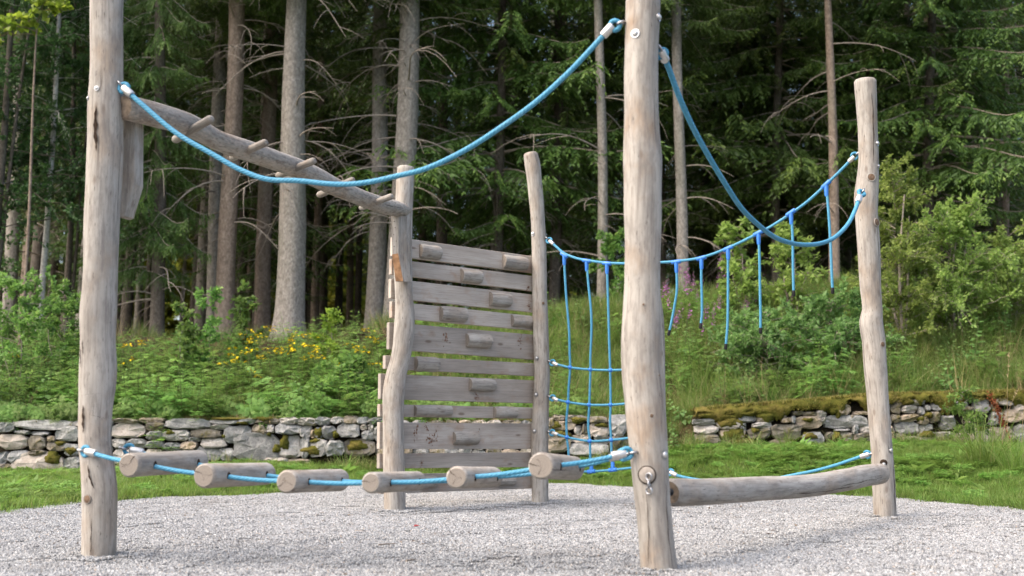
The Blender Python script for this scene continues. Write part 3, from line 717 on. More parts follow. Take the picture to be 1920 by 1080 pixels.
# resin stains: flat irregular patches lying on the planks
def stain(px, py, wx, hy, pi_, seed):
    rr = random.Random(seed); V = []; F = []; n = 7
    for q in range(16):
        cx_, cy_ = px + rr.gauss(0, .5) * wx, py + rr.gauss(0, .55) * hy; sx, sy = rr.uniform(.08, .3) * wx, rr.uniform(.08, .26) * hy
        for i in range(n):
            a = 2 * math.pi * i / n; k = rr.uniform(.5, 1.1); V.append(onP(cx_ + math.cos(a) * sx * k, cy_ + math.sin(a) * sy * k, Aw, Bw) - n3 * (0.0022 + .0001 * q))
        F.append(tuple(range(q * n, q * n + n)))
    o = part('stain', (V, F), M['stain'], planks[pi_][0], False); o['kind'] = 'stuff'
for k, s in enumerate([(779, 812, 5, 15, 8), (800, 800, 5, 9, 8), (803, 824, 9, 10, 8), (817, 815, 4, 12, 8), (891, 744, 6, 8, 6), (835, 636, 6, 13, 4), (976, 637, 5, 11, 4), (896, 818, 4, 12, 8), (790, 868, 3, 9, 9), (990, 540, 5, 8, 1), (992, 573, 4, 9, 2)]): stain(*s, k)

# ---------------------------------------------------------------- rope net
A, B = plan(WR), plan(RP); nt = thing('rope_net', 'blue rope climbing net with a row of loose hanging ropes', 'rope net', (HP.base[0], HP.base[1], 0))
def NP(x, y): return onP(x, y, A, B)
def net_end(px0, px1, r=0.0125):
    a, b = NP(*px0), NP(*px1); d = (b - a) / np.linalg.norm(b - a); eye_end(nt, a, a + d * 0.06, r); ferrule(nt, a + d * 0.05, a + d * 0.11, r * 1.45); return a + d * 0.06
top = [(1040, 460), (1058, 475), (1080, 484), (1100, 488), (1138, 493), (1190, 494), (1240, 492), (1268, 490), (1315, 483), (1365, 465), (1425, 436), (1450, 422), (1485, 399), (1515, 377), (1548, 347), (1580, 316), (1598, 297)]
s0 = net_end((1024, 446), (1040, 460)); s1 = net_end((1610, 285), (1598, 297))
rope_obj('top_rope', [s0] + [NP(*p) for p in top] + [s1], 0.0132, nt)
rows = [[(1029, 677), (1040, 682), (1069, 689), (1107, 693), (1145, 694), (1180, 693), (1214, 690)], [(1029, 743), (1040, 748), (1065, 754), (1105, 759), (1145, 759), (1180, 756), (1214, 750)],
        [(1028, 809), (1040, 813), (1063, 820), (1106, 827), (1146, 825), (1180, 821), (1214, 815)], [(1028, 872), (1040, 877), (1064, 883), (1109, 884), (1149, 881), (1185, 877), (1214, 872)]]
for rw in rows:
    s0 = net_end(rw[0], rw[1]); rope_obj('cross_rope', [s0] + [NP(*p) for p in rw[1:]], 0.012, nt)
verts = [[(1058, 478), (1059, 510), (1062, 560), (1067, 620), (1068, 660), (1069, 690), (1066, 730), (1065, 755), (1062, 790), (1063, 821), (1066, 850), (1065, 882)],
         [(1100, 489), (1103, 530), (1108, 580), (1109, 620), (1107, 670), (1107, 693), (1105, 759), (1103, 800), (1106, 827), (1107, 865), (1109, 883)],
         [(1138, 494), (1140, 560), (1142, 630), (1144, 693), (1145, 758), (1144, 790), (1146, 825), (1147, 865), (1149, 880)]]
for i, vr in enumerate(verts):
    rope_obj('vertical_rope', [NP(*p) for p in vr], 0.012, nt)
    for rw in rows[:3]:
        p = NP(*rw[2 + i]); part('knot_ball', ball(p, 0.024, 10, 6, (0.3, 0.2, 1), 0.85), M['plastic'], nt)
    p = NP(*rows[3][2 + i]); tube_obj('connector', [p + np.array([0, 0, z]) for z in (-.01, .02, .06, .075)], [.022, .019, .017, .015], M['plastic'], nt)
    d = (NP(*rows[3][3 + i]) - p); d /= np.linalg.norm(d); tube_obj('connector_sleeve', [p - d * .04, p + d * .04], .0185, M['plastic'], nt)
hang = [[(1268, 491), (1269, 515), (1269, 545), (1265, 572), (1259, 604), (1255, 622)], [(1315, 484), (1315, 520), (1316, 560), (1316, 590), (1314, 609)], [(1365, 466), (1365, 500), (1365, 560), (1364, 610), (1361, 648)],
        [(1422, 437), (1424, 480), (1425, 540), (1426, 590), (1426, 618)], [(1483, 399), (1486, 440), (1487, 500), (1488, 548)], [(1549, 346), (1553, 390), (1557, 450), (1559, 500), (1561, 543)]]
for hg in hang:
    pts = [NP(*p) for p in hg]; o = rope_obj('hanging_rope', pts, 0.012, nt)
    d = (pts[-1] - pts[-2]) / np.linalg.norm(pts[-1] - pts[-2]); tube_obj('end_cap', [pts[-1] - d * .015, pts[-1] + d * .03, pts[-1] + d * .036], [.0145, .0145, .009], M['black'], o)
td = [(verts[0][0], top[0], top[2]), (verts[1][0], top[2], top[4]), (verts[2][0], top[3], top[5]), (hang[0][0], top[6], top[8]), (hang[1][0], top[7], top[9]), (hang[2][0], top[8], top[10]), (hang[3][0], top[9], top[11]), (hang[4][0], top[11], top[13]), (hang[5][0], top[13], top[15])]
for c, a, b in td:
    p = NP(*c); d = NP(*b) - NP(*a); d /= np.linalg.norm(d)
    tube_obj('connector_sleeve', [p - d * .045, p - d * .04, p + d * .04, p + d * .045], [.016, .0195, .0195, .016], M['plastic'], nt)
    tube_obj('connector', [p + np.array([0, 0, -z]) for z in (0, .03, .085, .1)], [.019, .0185, .0165, .014], M['plastic'], nt)
# ---------------------------------------------------------------- dry stone walls
M['stone'] = mat_stone('lichened_granite', (0.17, 0.17, 0.17), (0.30, 0.295, 0.285), (0.48, 0.47, 0.45), 0.2)
M['stone_b'] = mat_stone('brown_mossy_granite', (0.12, 0.10, 0.075), (0.22, 0.195, 0.16), (0.36, 0.325, 0.285), 0.7)
M['core'] = mat_soil('dark_wall_earth', (0.02, 0.016, 0.011), (0.045, 0.035, 0.022), 8)
def mat_moss():
    m = NT('olive_moss', 0.95, 0.1)
    tc = m.new('TexCoord').outputs['Object']
    n = m.noise(tc, 5.0, 4, 0.6); f = m.noise(tc, 70.0, 4, 0.7)
    c = m.ramp(n, [(0.3, (0.06, 0.07, 0.012)), (0.5, (0.125, 0.12, 0.022)), (0.7, (0.20, 0.155, 0.045))])
    c = m.mix(m.ramp(f, [(0.35, (0.7, ) * 3), (0.55, (0, 0, 0))]), c, (0.04, 0.035, 0.01))
    m.color(c); m.bump(f, 1.0, 0.02)
    return m.m
M['moss'] = mat_moss()
srng = random.Random(77)
def stone_obj(parent, x0, y0, x1, y1, mat, depth_=0.22, proud=0.0):
    a = onY(x0, y0, WALL_Y); b = onY(x1, y1, WALL_Y); cx, cz = (a[0] + b[0]) / 2, (a[2] + b[2]) / 2
    hw, hh = abs(b[0] - a[0]) / 2 * 1.06, abs(a[2] - b[2]) / 2 * 1.08
    n = 12; ex = srng.uniform(4.0, 9.0); out = []
    skew = srng.uniform(-.18, .18); tap = srng.uniform(-.15, .15)
    for i in range(n):
        t = 2 * math.pi * (i + srng.uniform(-.25, .25)) / n; c, s = math.cos(t), math.sin(t)
        r = (abs(c) ** ex + abs(s) ** ex) ** (-1 / ex) * srng.uniform(.92, 1.04)
        u, v = r * c, r * s; out.append((u * (1 + tap * v) , v + skew * u * .6))
    V = []; f0 = -proud - srng.uniform(.0, .04); tx, tz = srng.uniform(-.035, .035), srng.uniform(-.03, .03)
    for (sc_, y) in ((0.85, depth_), (1.0, .02), (0.965, -.025), (0.72, -.04)):
        for (u, v) in out:
            k = sc_ * srng.uniform(.97, 1.02); V.append((cx + u * hw * k, WALL_Y + y + f0 + (tx * u + tz * v if y < 0.1 else 0) + (srng.uniform(-.02, .02) if y < 0 else 0), cz + v * hh * k))
    V.append((cx, WALL_Y - .05 + f0 + srng.uniform(-.02, .02), cz))
    F = []
    for k in range(3):
        for i in range(n): F.append((k * n + i, k * n + (i + 1) % n, (k + 1) * n + (i + 1) % n, (k + 1) * n + i))
    for i in range(n): F.append((3 * n + i, 3 * n + (i + 1) % n, 4 * n))
    Vc = np.array(V); ctr = np.array([cx, WALL_Y, cz])
    me = mesh('stone', Vc - ctr, F, mat, False)
    o = bpy.data.objects.new('stone', me); link(o, parent); o.location = Vector(ctr) - parent.location
    return o
def conv(lst, ox, oy, s): return [(ox + a / s, oy + b / s, ox + c / s, oy + d / s) for a, b, c, d in lst]
LEFT = conv([(0, 205, 115, 280), (118, 190, 560, 262), (560, 195, 700, 235), (700, 190, 850, 240), (840, 178, 1040, 215), (1050, 172, 1238, 208), (1240, 180, 1580, 258), (1580, 190, 1790, 222), (1790, 178, 1920, 220),
  (0, 300, 200, 410), (215, 310, 345, 410), (235, 275, 375, 303), (110, 268, 225, 298), (360, 310, 420, 350), (430, 235, 600, 345), (600, 240, 850, 330), (850, 215, 1085, 322), (1100, 210, 1245, 270), (1230, 265, 1430, 345), (1430, 258, 1665, 320), (1590, 225, 1730, 262), (1690, 240, 1885, 360), (1105, 275, 1225, 335),
  (0, 430, 60, 520), (80, 420, 215, 510), (360, 350, 510, 420), (490, 370, 600, 460), (845, 330, 945, 400), (955, 330, 1100, 400), (1425, 318, 1500, 352), (1360, 350, 1480, 412), (1510, 318, 1700, 395), (1240, 360, 1360, 420), (600, 340, 720, 430), (720, 340, 840, 430), (1110, 345, 1230, 400), (225, 415, 350, 470),
  (110, 430, 470, 590), (480, 470, 620, 580), (600, 440, 850, 560), (850, 410, 1000, 520), (1100, 410, 1240, 490), (1480, 395, 1650, 490), (1000, 420, 1100, 490), (1250, 420, 1480, 520), (0, 520, 110, 590), (1650, 400, 1760, 490), (470, 560, 640, 600), (850, 520, 1100, 590)], 0, 740, 4.0)
LEFT += conv([(190, 215, 420, 270), (420, 208, 590, 270), (590, 212, 750, 285), (750, 208, 880, 280), (880, 202, 1010, 265), (1010, 195, 1140, 270), (1130, 205, 1230, 270), (1235, 210, 1400, 272),
  (0, 285, 155, 440), (160, 280, 295, 385), (300, 275, 370, 350), (385, 270, 605, 365), (605, 290, 705, 400), (700, 325, 745, 395), (745, 300, 815, 400), (815, 290, 935, 410), (945, 265, 1150, 390), (1160, 275, 1220, 325), (1230, 275, 1280, 330), (1175, 330, 1290, 420), (1290, 280, 1420, 420),
  (0, 360, 430, 620), (430, 380, 610, 580), (610, 400, 690, 585), (690, 410, 850, 570), (850, 420, 1010, 560), (1010, 410, 1300, 560), (1300, 430, 1440, 580), (280, 580, 490, 640), (490, 590, 700, 640)], 440, 740, 4.909)
xx = 737.0
while xx < 1022:                                     # stretch seen only through the gaps between the planks
    wv = srng.uniform(22, 40); yy = 788
    while yy < 860:
        hv = srng.uniform(16, 30); LEFT.append((xx, yy, xx + wv, min(yy + hv, 872))); yy += hv
    xx += wv
MIDB = conv([(40, 480, 95, 545), (90, 465, 165, 500), (80, 505, 230, 560), (225, 535, 275, 595), (170, 468, 300, 520), (300, 475, 430, 515), (320, 518, 445, 605), (350, 590, 450, 650), (210, 590, 330, 640), (440, 470, 560, 600), (65, 560, 210, 640), (40, 600, 200, 700), (200, 640, 440, 720), (440, 600, 560, 700), (275, 520, 320, 590)], 1010, 640, 3.375)
RIGHT = conv([(105, 455, 320, 520), (115, 520, 350, 600), (115, 600, 365, 690), (340, 470, 560, 560), (370, 560, 620, 650), (540, 390, 740, 490), (740, 420, 900, 490), (560, 500, 640, 600), (690, 487, 885, 548), (650, 545, 865, 655), (885, 510, 1180, 655), (700, 700, 850, 820), (580, 700, 700, 790), (920, 368, 1040, 400), (915, 395, 1040, 445), (985, 440, 1080, 495), (1080, 425, 1130, 505), (1130, 430, 1380, 550), (1330, 375, 1430, 450), (1370, 440, 1425, 510), (1420, 420, 1840, 545), (1530, 310, 1675, 415), (1090, 380, 1200, 420), (1200, 385, 1330, 430),
  (1180, 590, 1420, 740), (1090, 700, 1190, 745), (1425, 590, 1520, 680), (1520, 550, 1670, 575), (1520, 580, 1690, 690), (1690, 515, 1760, 605), (1760, 500, 1880, 600), (1620, 640, 1700, 690), (1710, 600, 1880, 680), (1380, 690, 1760, 800), (1670, 415, 1730, 455), (440, 720, 580, 810), (1200, 745, 1370, 810), (860, 660, 1080, 810), (120, 690, 440, 810), (1760, 690, 1920, 800), (1700, 380, 1850, 415), (440, 650, 650, 715)], 1280, 700, 5.333)
RIGHT += conv([(200, 200, 285, 300), (200, 310, 290, 400), (200, 410, 310, 540), (280, 185, 330, 222), (285, 225, 360, 310), (330, 195, 390, 250), (370, 250, 500, 310), (390, 205, 545, 250), (550, 245, 595, 290), (500, 260, 550, 320), (290, 320, 355, 385), (350, 320, 500, 375), (600, 225, 770, 290), (580, 300, 665, 385), (500, 330, 580, 395), (320, 375, 500, 470), (500, 395, 610, 450), (310, 470, 400, 530), (360, 490, 510, 550), (500, 450, 650, 570), (640, 455, 760, 510), (720, 175, 830, 225), (770, 220, 880, 260), (780, 255, 920, 310), (930, 195, 1060, 310), (1065, 200, 1110, 290), (1110, 195, 1240, 250), (900, 420, 1060, 540), (1060, 300, 1150, 400), (1150, 280, 1329, 380), (760, 450, 900, 540), (1060, 420, 1240, 540), (1240, 200, 1400, 290), (1330, 300, 1480, 420), (1240, 400, 1440, 540), (670, 330, 780, 440), (1400, 200, 1560, 310), (1450, 320, 1600, 540)], 1600, 700, 4.153)
def build_wall(name, label, rects, mt, xa, xb):
    c = onY((xa + xb) / 2, 860, WALL_Y); t = thing(name, label, 'stone wall', (c[0], WALL_Y, c[2]))
    for r_ in rects:
        mm = M['stone_b'] if srng.random() < mt else M['stone']
        stone_obj(t, *r_, mm)
    n = 60; xs = np.linspace(onY(xa, 800, WALL_Y)[0], onY(xb, 800, WALL_Y)[0], n); V = []; F = []
    for x in xs:
        zt = np.interp(x, _tx, _tz) - .05; zb = np.interp(x, _bx, _bz) - .15
        V += [(x, WALL_Y + .06, zb), (x, WALL_Y + .06, zt), (x, WALL_Y + .35, zt)]
    for i in range(n - 1): F += [(3 * i, 3 * i + 3, 3 * i + 4, 3 * i + 1), (3 * i + 1, 3 * i + 4, 3 * i + 5, 3 * i + 2)]
    part('earth_core', (V, F), M['core'], t)
    return t
wall_l = build_wall('stone_wall', 'long grey dry stone wall at the left, running behind the climbing wall', LEFT + MIDB, 0.3, -120, 1168)
wall_r = build_wall('stone_wall', 'moss-topped dry stone wall at the right, behind the balance beam', RIGHT, 0.45, 1300, 2010)
# moss: lumpy cushions over the stones
def moss_lump(parent, x0, y0, x1, y1, seed, th=0.07, topcap=False):
    rr = np.random.default_rng(seed); a = onY(x0, y0, WALL_Y); b = onY(x1, y1, WALL_Y); cx, cz = (a[0] + b[0]) / 2, (a[2] + b[2]) / 2; hw, hh = abs(b[0] - a[0]) / 2, abs(b[2] - a[2]) / 2
    nr, ns = 7, 22; V = []; F = []
    for i in range(nr):
        t = i / (nr - 1) * math.pi * .5
        for j in range(ns):
            p = 2 * math.pi * j / ns; k = 1 + .16 * math.sin(3 * p + seed) + .1 * math.sin(7 * p + seed * 2) + .08 * rr.uniform(-1, 1)
            V.append((cx + hw * math.sin(t) * math.cos(p) * k, WALL_Y - .06 - th * math.cos(t) + .05 * math.sin(t) ** 4 + rr.uniform(-.006, .006), cz + hh * math.sin(t) * math.sin(p) * k))
    for i in range(nr - 1):
        for j in range(ns): F.append((i * ns + j, i * ns + (j + 1) % ns, (i + 1) * ns + (j + 1) % ns, (i + 1) * ns + j))
    return part('moss_cushion', (V, F), M['moss'], parent)
mlist = conv([(330, 420, 620, 560), (380, 540, 640, 690), (540, 380, 740, 430), (730, 375, 930, 500), (440, 640, 720, 740), (670, 540, 770, 600), (1170, 590, 1350, 670), (1480, 580, 1590, 685), (120, 385, 400, 460), (1180, 440, 1310, 490), (1440, 330, 1560, 410), (300, 400, 560, 470)], 1280, 700, 5.333) + conv([(360, 190, 470, 250), (495, 445, 640, 505), (530, 300, 615, 350), (480, 330, 550, 385), (930, 410, 1040, 450), (780, 205, 860, 260), (840, 150, 960, 195)], 1600, 700, 4.153)
for k, r_ in enumerate(mlist): moss_lump(wall_r, *r_, k + 3, 0.05)
for k, r_ in enumerate(conv([(350, 455, 440, 540), (420, 370, 510, 520), (620, 455, 850, 560), (730, 300, 820, 400), (200, 195, 370, 250), (900, 330, 970, 400), (1030, 420, 1240, 520), (690, 400, 850, 450), (300, 345, 350, 385), (290, 590, 470, 640)], 440, 740, 4.909) + conv([(490, 385, 600, 450), (1570, 170, 1920, 195), (1240, 265, 1340, 305), (340, 420, 460, 530), (1770, 195, 1880, 225), (1670, 290, 1720, 335), (420, 345, 500, 385)], 0, 740, 4.0) + conv([(190, 475, 300, 520), (80, 560, 200, 620), (75, 505, 150, 560), (350, 515, 445, 545)], 1010, 640, 3.375)): moss_lump(wall_l, *r_, k + 53, 0.04)
# moss sod along the wall heads: a lumpy strip hanging over the front edge
def sod(parent, xa, xb, th, seed, drop):
    rr = np.random.default_rng(seed); n = int((xb - xa) / 4); V = []; F = []; prof = [(.9, -.02), (.45, .02), (.2, .035), (.0, .035), (-.07, .01), (-.10, -.03), (-.085, -.075), (-.03, -.10)]
    sm = np.convolve(rr.uniform(0, 1, n + 8), np.ones(5) / 5, 'same')[4:4 + n]
    sm2 = np.convolve(rr.uniform(0, 1, n + 8), np.ones(4) / 4, 'same')[4:4 + n]
    for i in range(n):
        x, _, _ = onY(xa + (xb - xa) * i / (n - 1), 760, WALL_Y); zt = np.interp(x, _tx, _tz)
        for k, (py_, pz_) in enumerate(prof):
            dd = (drop * max(.15, (sm[i] - .3) * 5.5) if k > 4 else 1.0)
            V.append((x + rr.uniform(-.008, .008), WALL_Y + py_ + rr.uniform(-.01, .01), zt + pz_ * dd * (1 if pz_ < 0 else th) + rr.uniform(-.008, .008) + .09 * (sm2[i] - .5) * (1 if k > 0 else 0)))
    m_ = len(prof)
    for i in range(n - 1):
        for k in range(m_ - 1): F.append((i * m_ + k, (i + 1) * m_ + k, (i + 1) * m_ + k + 1, i * m_ + k + 1))
    return part('moss_sod', (V, F), M['moss'], parent)
sod(wall_r, 1302, 2010, 1.2, 3, 1.0)

# ---------------------------------------------------------------- scattering of uncountable growth (geometry nodes over measured points)
def scatter(name, protos, pts, rot, scl, label, cat):
    """instances of unlinked prototype meshes on the vertices of one object"""
    pc = bpy.data.collections.new(name + '_prototypes')
    for k, me in enumerate(protos):
        pc.objects.link(bpy.data.objects.new('%s_prototype_%02d' % (name, k), me))
    n = len(pts); me = bpy.data.meshes.new(name); me.vertices.add(n); me.vertices.foreach_set('co', np.asarray(pts, dtype=np.float32).ravel())
    a = me.attributes.new('rot', 'FLOAT_VECTOR', 'POINT'); a.data.foreach_set('vector', np.asarray(rot, dtype=np.float32).ravel())
    a = me.attributes.new('scl', 'FLOAT', 'POINT'); a.data.foreach_set('value', np.asarray(scl, dtype=np.float32))
    a = me.attributes.new('idx', 'INT', 'POINT'); a.data.foreach_set('value', np.random.default_rng(len(name)).integers(0, len(protos), n).astype(np.int32))
    me.update()
    o = bpy.data.objects.new(name, me); link(o)
    ng = bpy.data.node_groups.new(name, 'GeometryNodeTree')
    ng.interface.new_socket('Geometry', in_out='INPUT', socket_type='NodeSocketGeometry'); ng.interface.new_socket('Geometry', in_out='OUTPUT', socket_type='NodeSocketGeometry')
    gi = ng.nodes.new('NodeGroupInput'); go = ng.nodes.new('NodeGroupOutput')
    ci = ng.nodes.new('GeometryNodeCollectionInfo'); ci.inputs['Collection'].default_value = pc; ci.inputs['Separate Children'].default_value = True; ci.inputs['Reset Children'].default_value = True
    ip = ng.nodes.new('GeometryNodeInstanceOnPoints'); ip.inputs['Pick Instance'].default_value = True
    def na(nm, ty):
        q = ng.nodes.new('GeometryNodeInputNamedAttribute'); q.data_type = ty; q.inputs['Name'].default_value = nm; return q.outputs['Attribute']
    L = ng.links.new
    L(gi.outputs[0], ip.inputs['Points']); L(ci.outputs[0], ip.inputs['Instance']); L(na('idx', 'INT'), ip.inputs['Instance Index'])
    L(na('rot', 'FLOAT_VECTOR'), ip.inputs['Rotation']); L(na('scl', 'FLOAT'), ip.inputs['Scale']); L(ip.outputs[0], go.inputs[0])
    md = o.modifiers.new('scatter', 'NODES'); md.node_group = ng
    return tag(o, label, cat, None, 'stuff')
RG = np.random.default_rng(11)
def unit(v): return v / (np.linalg.norm(v, axis=-1, keepdims=True) + 1e-9)
def leaves(base, dirv, nrm, L, W, fold=0.15, curl=0.0):
    """kite leaves, (N,4,3)"""
    base = np.asarray(base); d = unit(np.asarray(dirv)); s = unit(np.cross(d, nrm)); u = np.cross(s, d)
    L = np.asarray(L)[:, None]; W = np.asarray(W)[:, None]
    m = base + d * L * .45
    return np.stack([base, m + s * W * .5 + u * W * fold, base + d * L - u * L * curl, m - s * W * .5 + u * W * fold], 1)
def blades(base, az, h, lean, w, curve, nseg=3):
    """curved tapering grass blades as quads, (N*nseg,4,3)"""
    n = len(base); d = np.stack([np.cos(az), np.sin(az), np.zeros(n)], 1); s = np.stack([-np.sin(az), np.cos(az), np.zeros(n)], 1); tw = RG.uniform(-1, 1, n)[:, None]
    s = unit(s + d * tw * .8); Q = []; prev = None
    for k in range(nseg + 1):
        t = k / nseg; c = base + d * (lean * t + curve * t * t)[:, None] * h[:, None] + np.array([0, 0, 1.0]) * (h * (t - 0.28 * curve * t * t * (1 + curve * .6)))[:, None]
        wd_ = (w * (1 - t) ** .7 * .5 + 0.0006)[:, None]; cur = (c - s * wd_, c + s * wd_)
        if prev is not None: Q.append(np.stack([prev[0], prev[1], cur[1], cur[0]], 1))
        prev = cur
    return np.concatenate(Q)
G_LAWN = mat_leaf('lawn_grass_blade', (0.10, 0.17, 0.03), (0.18, 0.27, 0.055), (0.28, 0.30, 0.11), 0.45)
G_BANK = mat_leaf('bank_grass_blade', (0.085, 0.145, 0.028), (0.18, 0.26, 0.06), (0.34, 0.31, 0.15), 0.45)
G_CLOVER = mat_leaf('clover_leaf', (0.09, 0.175, 0.03), (0.15, 0.265, 0.052), (0.23, 0.35, 0.085), 0.4)
G_HERB = mat_leaf('herb_leaf', (0.085, 0.17, 0.04), (0.175, 0.295, 0.07), (0.29, 0.40, 0.105), 0.45)
G_BROAD = mat_leaf('broad_herb_leaf', (0.085, 0.165, 0.05), (0.165, 0.28, 0.085), (0.26, 0.38, 0.13), 0.45)
G_DRY = mat_leaf('dry_straw', (0.22, 0.16, 0.08), (0.36, 0.27, 0.14), (0.5, 0.4, 0.24), 0.2)
G_STEM = mat_leaf('green_stem', (0.07, 0.1, 0.03), (0.12, 0.15, 0.05), (0.2, 0.17, 0.08), 0.1)
def grass_tuft(n, rad, h0, h1, w, curve, mat, dry=0.0):
    r = rad * np.sqrt(RG.uniform(0, 1, n)); a = RG.uniform(0, 6.283, n); base = np.stack([r * np.cos(a), r * np.sin(a), np.full(n, -.01)], 1)
    az = a + RG.normal(0, 1.0, n); h = RG.uniform(h0, h1, n); ns = 3
    Q = blades(base, az, h, RG.uniform(.02, .35, n), np.full(n, w) * RG.uniform(.6, 1.3, n), RG.uniform(0.05, curve, n), ns)
    tint = RG.uniform(0, .75, n) ** 1.2; tint = np.where(RG.uniform(0, 1, n) < dry, 1.0, tint)
    return quads('grass_tuft', Q, np.tile(tint, ns), mat)
def frond_leaf(n_leaf, L, pairs, lw, ll):
    """compound leaves: each leaf = pairs of leaflets along a drooping rachis; unit built at origin pointing +x"""
    Q = []
    t = np.linspace(.18, 1, pairs)
    for s in (-1, 1):
        base = np.stack([L * t, np.zeros(pairs), .25 * L * t - .42 * L * t * t], 1)
        dv = np.stack([np.full(pairs, .55), np.full(pairs, s * 1.0), RG.uniform(-.3, .1, pairs)], 1)
        l = ll * (1.15 - .75 * np.abs(t - .4)) * RG.uniform(.8, 1.15, pairs)
        Q.append(leaves(base, dv, np.array([[0, 0, 1.0]] * pairs), l, l * lw))
    return np.concatenate(Q)
def rotq(Q, az, pitch=0.0, roll=0.0):
    Rm = np.array(Euler((roll, pitch, az)).to_matrix()); return Q @ Rm.T
def stem_quads(p0, p1, w):
    d = unit(np.asarray(p1) - p0); s = unit(np.cross(d, (0.3, 1, 0.2))) * w; u = np.cross(d, s)
    p0 = np.asarray(p0); p1 = np.asarray(p1)
    return np.stack([np.stack([p0 - s, p0 + s, p1 + s * .6, p1 - s * .6]), np.stack([p0 - u, p0 + u, p1 + u * .6, p1 - u * .6])])
def herb(nst, rad, h0, h1, kind='pinnate', leafL=0.13, step=0.05):
    """a clump of leafy stems; returns quads, tint, material index (0 leaf, 1 stem), tops"""
    Q = []; T = []; I = []; tops = []
    for _ in range(nst):
        r = rad * math.sqrt(RG.uniform()); a = RG.uniform(0, 6.28); b = np.array([r * math.cos(a), r * math.sin(a), -.02]); h = RG.uniform(h0, h1)
        ln = RG.uniform(.02, .25); la = RG.uniform(0, 6.28); top = b + np.array([math.cos(la) * ln * h, math.sin(la) * ln * h, h]); tops.append(top)
        sq = stem_quads(b, top, 0.004); Q.append(sq); T.append(RG.uniform(0, 1, 2)); I.append(np.ones(2))
        k = int(h / step); st = RG.uniform(0, .8)
        for i in range(k):
            t = .12 + .88 * (i + RG.uniform(0, .6)) / k; p = b + (top - b) * t; sz = leafL * (1.15 - .75 * t) * RG.uniform(.75, 1.2)
            if kind == 'pinnate':
                q = frond_leaf(1, sz, 6, .38, sz * .36)
            elif kind == 'broad':
                q = leaves(np.array([[sz * .15, 0, 0]]), np.array([[1, 0, RG.uniform(-.5, .15)]]), np.array([[0, 0, 1.0]]), [sz], [sz * .62], .1, .1)
            else:                                                   # narrow
                q = leaves(np.zeros((1, 3)), np.array([[1, 0, RG.uniform(-.3, .5)]]), np.array([[0, 0, 1.0]]), [sz], [sz * .2], .1, .15)
            q = rotq(q, i * 2.4 + st, RG.uniform(-.55, .1)) + p
            Q.append(q); T.append(np.clip(RG.uniform(0, .45) + .45 * t + RG.normal(0, .08, len(q)), 0, 1)); I.append(np.zeros(len(q)))
    return np.concatenate(Q), np.concatenate(T), np.concatenate(I), tops
def herb_mesh(name, *a, mat=None, **k):
    Q, T, I, tops = herb(*a, **k); return quads(name, Q, T, [mat or G_HERB, G_STEM], I)
def in_view(P, m=1.5):
    return np.abs(P[:, 0]) < 0.5 * P[:, 1] + m
def jitter_grid(x0, x1, y0, y1, step):
    xs = np.arange(x0, x1, step); ys = np.arange(y0, y1, step); X, Y = np.meshgrid(xs, ys); P = np.stack([X.ravel(), Y.ravel()], 1); return P + RG.uniform(-.6, .6, P.shape) * step
def euler_rand(n, tilt=0.12): return np.stack([RG.normal(0, tilt, n), RG.normal(0, tilt, n), RG.uniform(0, 6.283, n)], 1)

# gravel stones: patches of little faceted pebbles
def mat_pebble():
    m = NT('pebble', 0.85, 0.25)
    t = m.attr('tint').outputs['Fac']
    tc = m.new('TexCoord').outputs['Object']; n = m.noise(tc, 120.0, 3)
    c = m.ramp(t, [(0.0, (0.14, 0.14, 0.145)), (0.3, (0.272, 0.277, 0.283)), (0.7, (0.398, 0.402, 0.405)), (0.93, (0.53, 0.53, 0.525)), (1.0, (0.36, 0.29, 0.23))])
    c = m.mix(m.ramp(n, [(0.35, (0.35, ) * 3), (0.6, (0, 0, 0))]), c, (0.2, 0.2, 0.2))
    ps = m.new('NewGeometry').outputs['Position']; dn = m.noise(ps, 1.3, 5, 0.7)
    c = m.mix(m.ramp(dn, [(0.57, (0, 0, 0)), (0.72, (0.5, ) * 3)]), c, (0.185, 0.165, 0.145))
    m.color(c)
    return m.m
PEB = mat_pebble()
def pebble_patch(n, size, r0, r1):
    V0 = np.array([(0, 0, 1), (.9, 0, .25), (.28, .86, .25), (-.73, .53, .25), (-.73, -.53, .25), (.28, -.86, .25), (.6, .4, -.6), (-.4, .6, -.6), (-.6, -.4, -.6), (.4, -.6, -.6)], dtype=float)
    F0 = [(0, 1, 2), (0, 2, 3), (0, 3, 4), (0, 4, 5), (0, 5, 1), (1, 6, 2), (2, 6, 7), (2, 7, 3), (3, 7, 8), (3, 8, 4), (4, 8, 5), (5, 8, 9), (5, 9, 1), (1, 9, 6)]
    V = []; F = []; T = []
    for i in range(n):
        r = RG.uniform(r0, r1) * (1.5 if RG.uniform() < .05 else 1); Rm = np.array(Euler(RG.uniform(-3, 3, 3)).to_matrix())
        q = (V0 * RG.uniform(.75, 1.2, V0.shape) * np.array([1.25, 1, .75])) @ Rm.T * r + np.array([RG.uniform(-size, size), RG.uniform(-size, size), RG.uniform(-.1, .45) * r])
        k = len(V) ; V += q.tolist(); F += [tuple(x + k for x in f) for f in F0]; T += [RG.uniform()] * len(q)
    return mesh('pebble_patch', V, F, PEB, False, {'tint': T})
pp = [pebble_patch(240, 0.085, 0.0034, 0.0068) for _ in range(8)]
P = jitter_grid(-5.6, 5.6, 3.6, 13.9, 0.118)
P = P[in_view(P, .6)]; s_ = sd_edge(P); P = P[s_ < 0.1 + RG.uniform(-.12, .12, len(P))]
Zg = gravel_z(P[:, 0], P[:, 1])
scatter('gravel_stones', pp, np.c_[P, Zg + .001], euler_rand(len(P), 0.0), RG.uniform(.85, 1.15, len(P)), 'pale grey crushed gravel covering the play area', 'gravel')

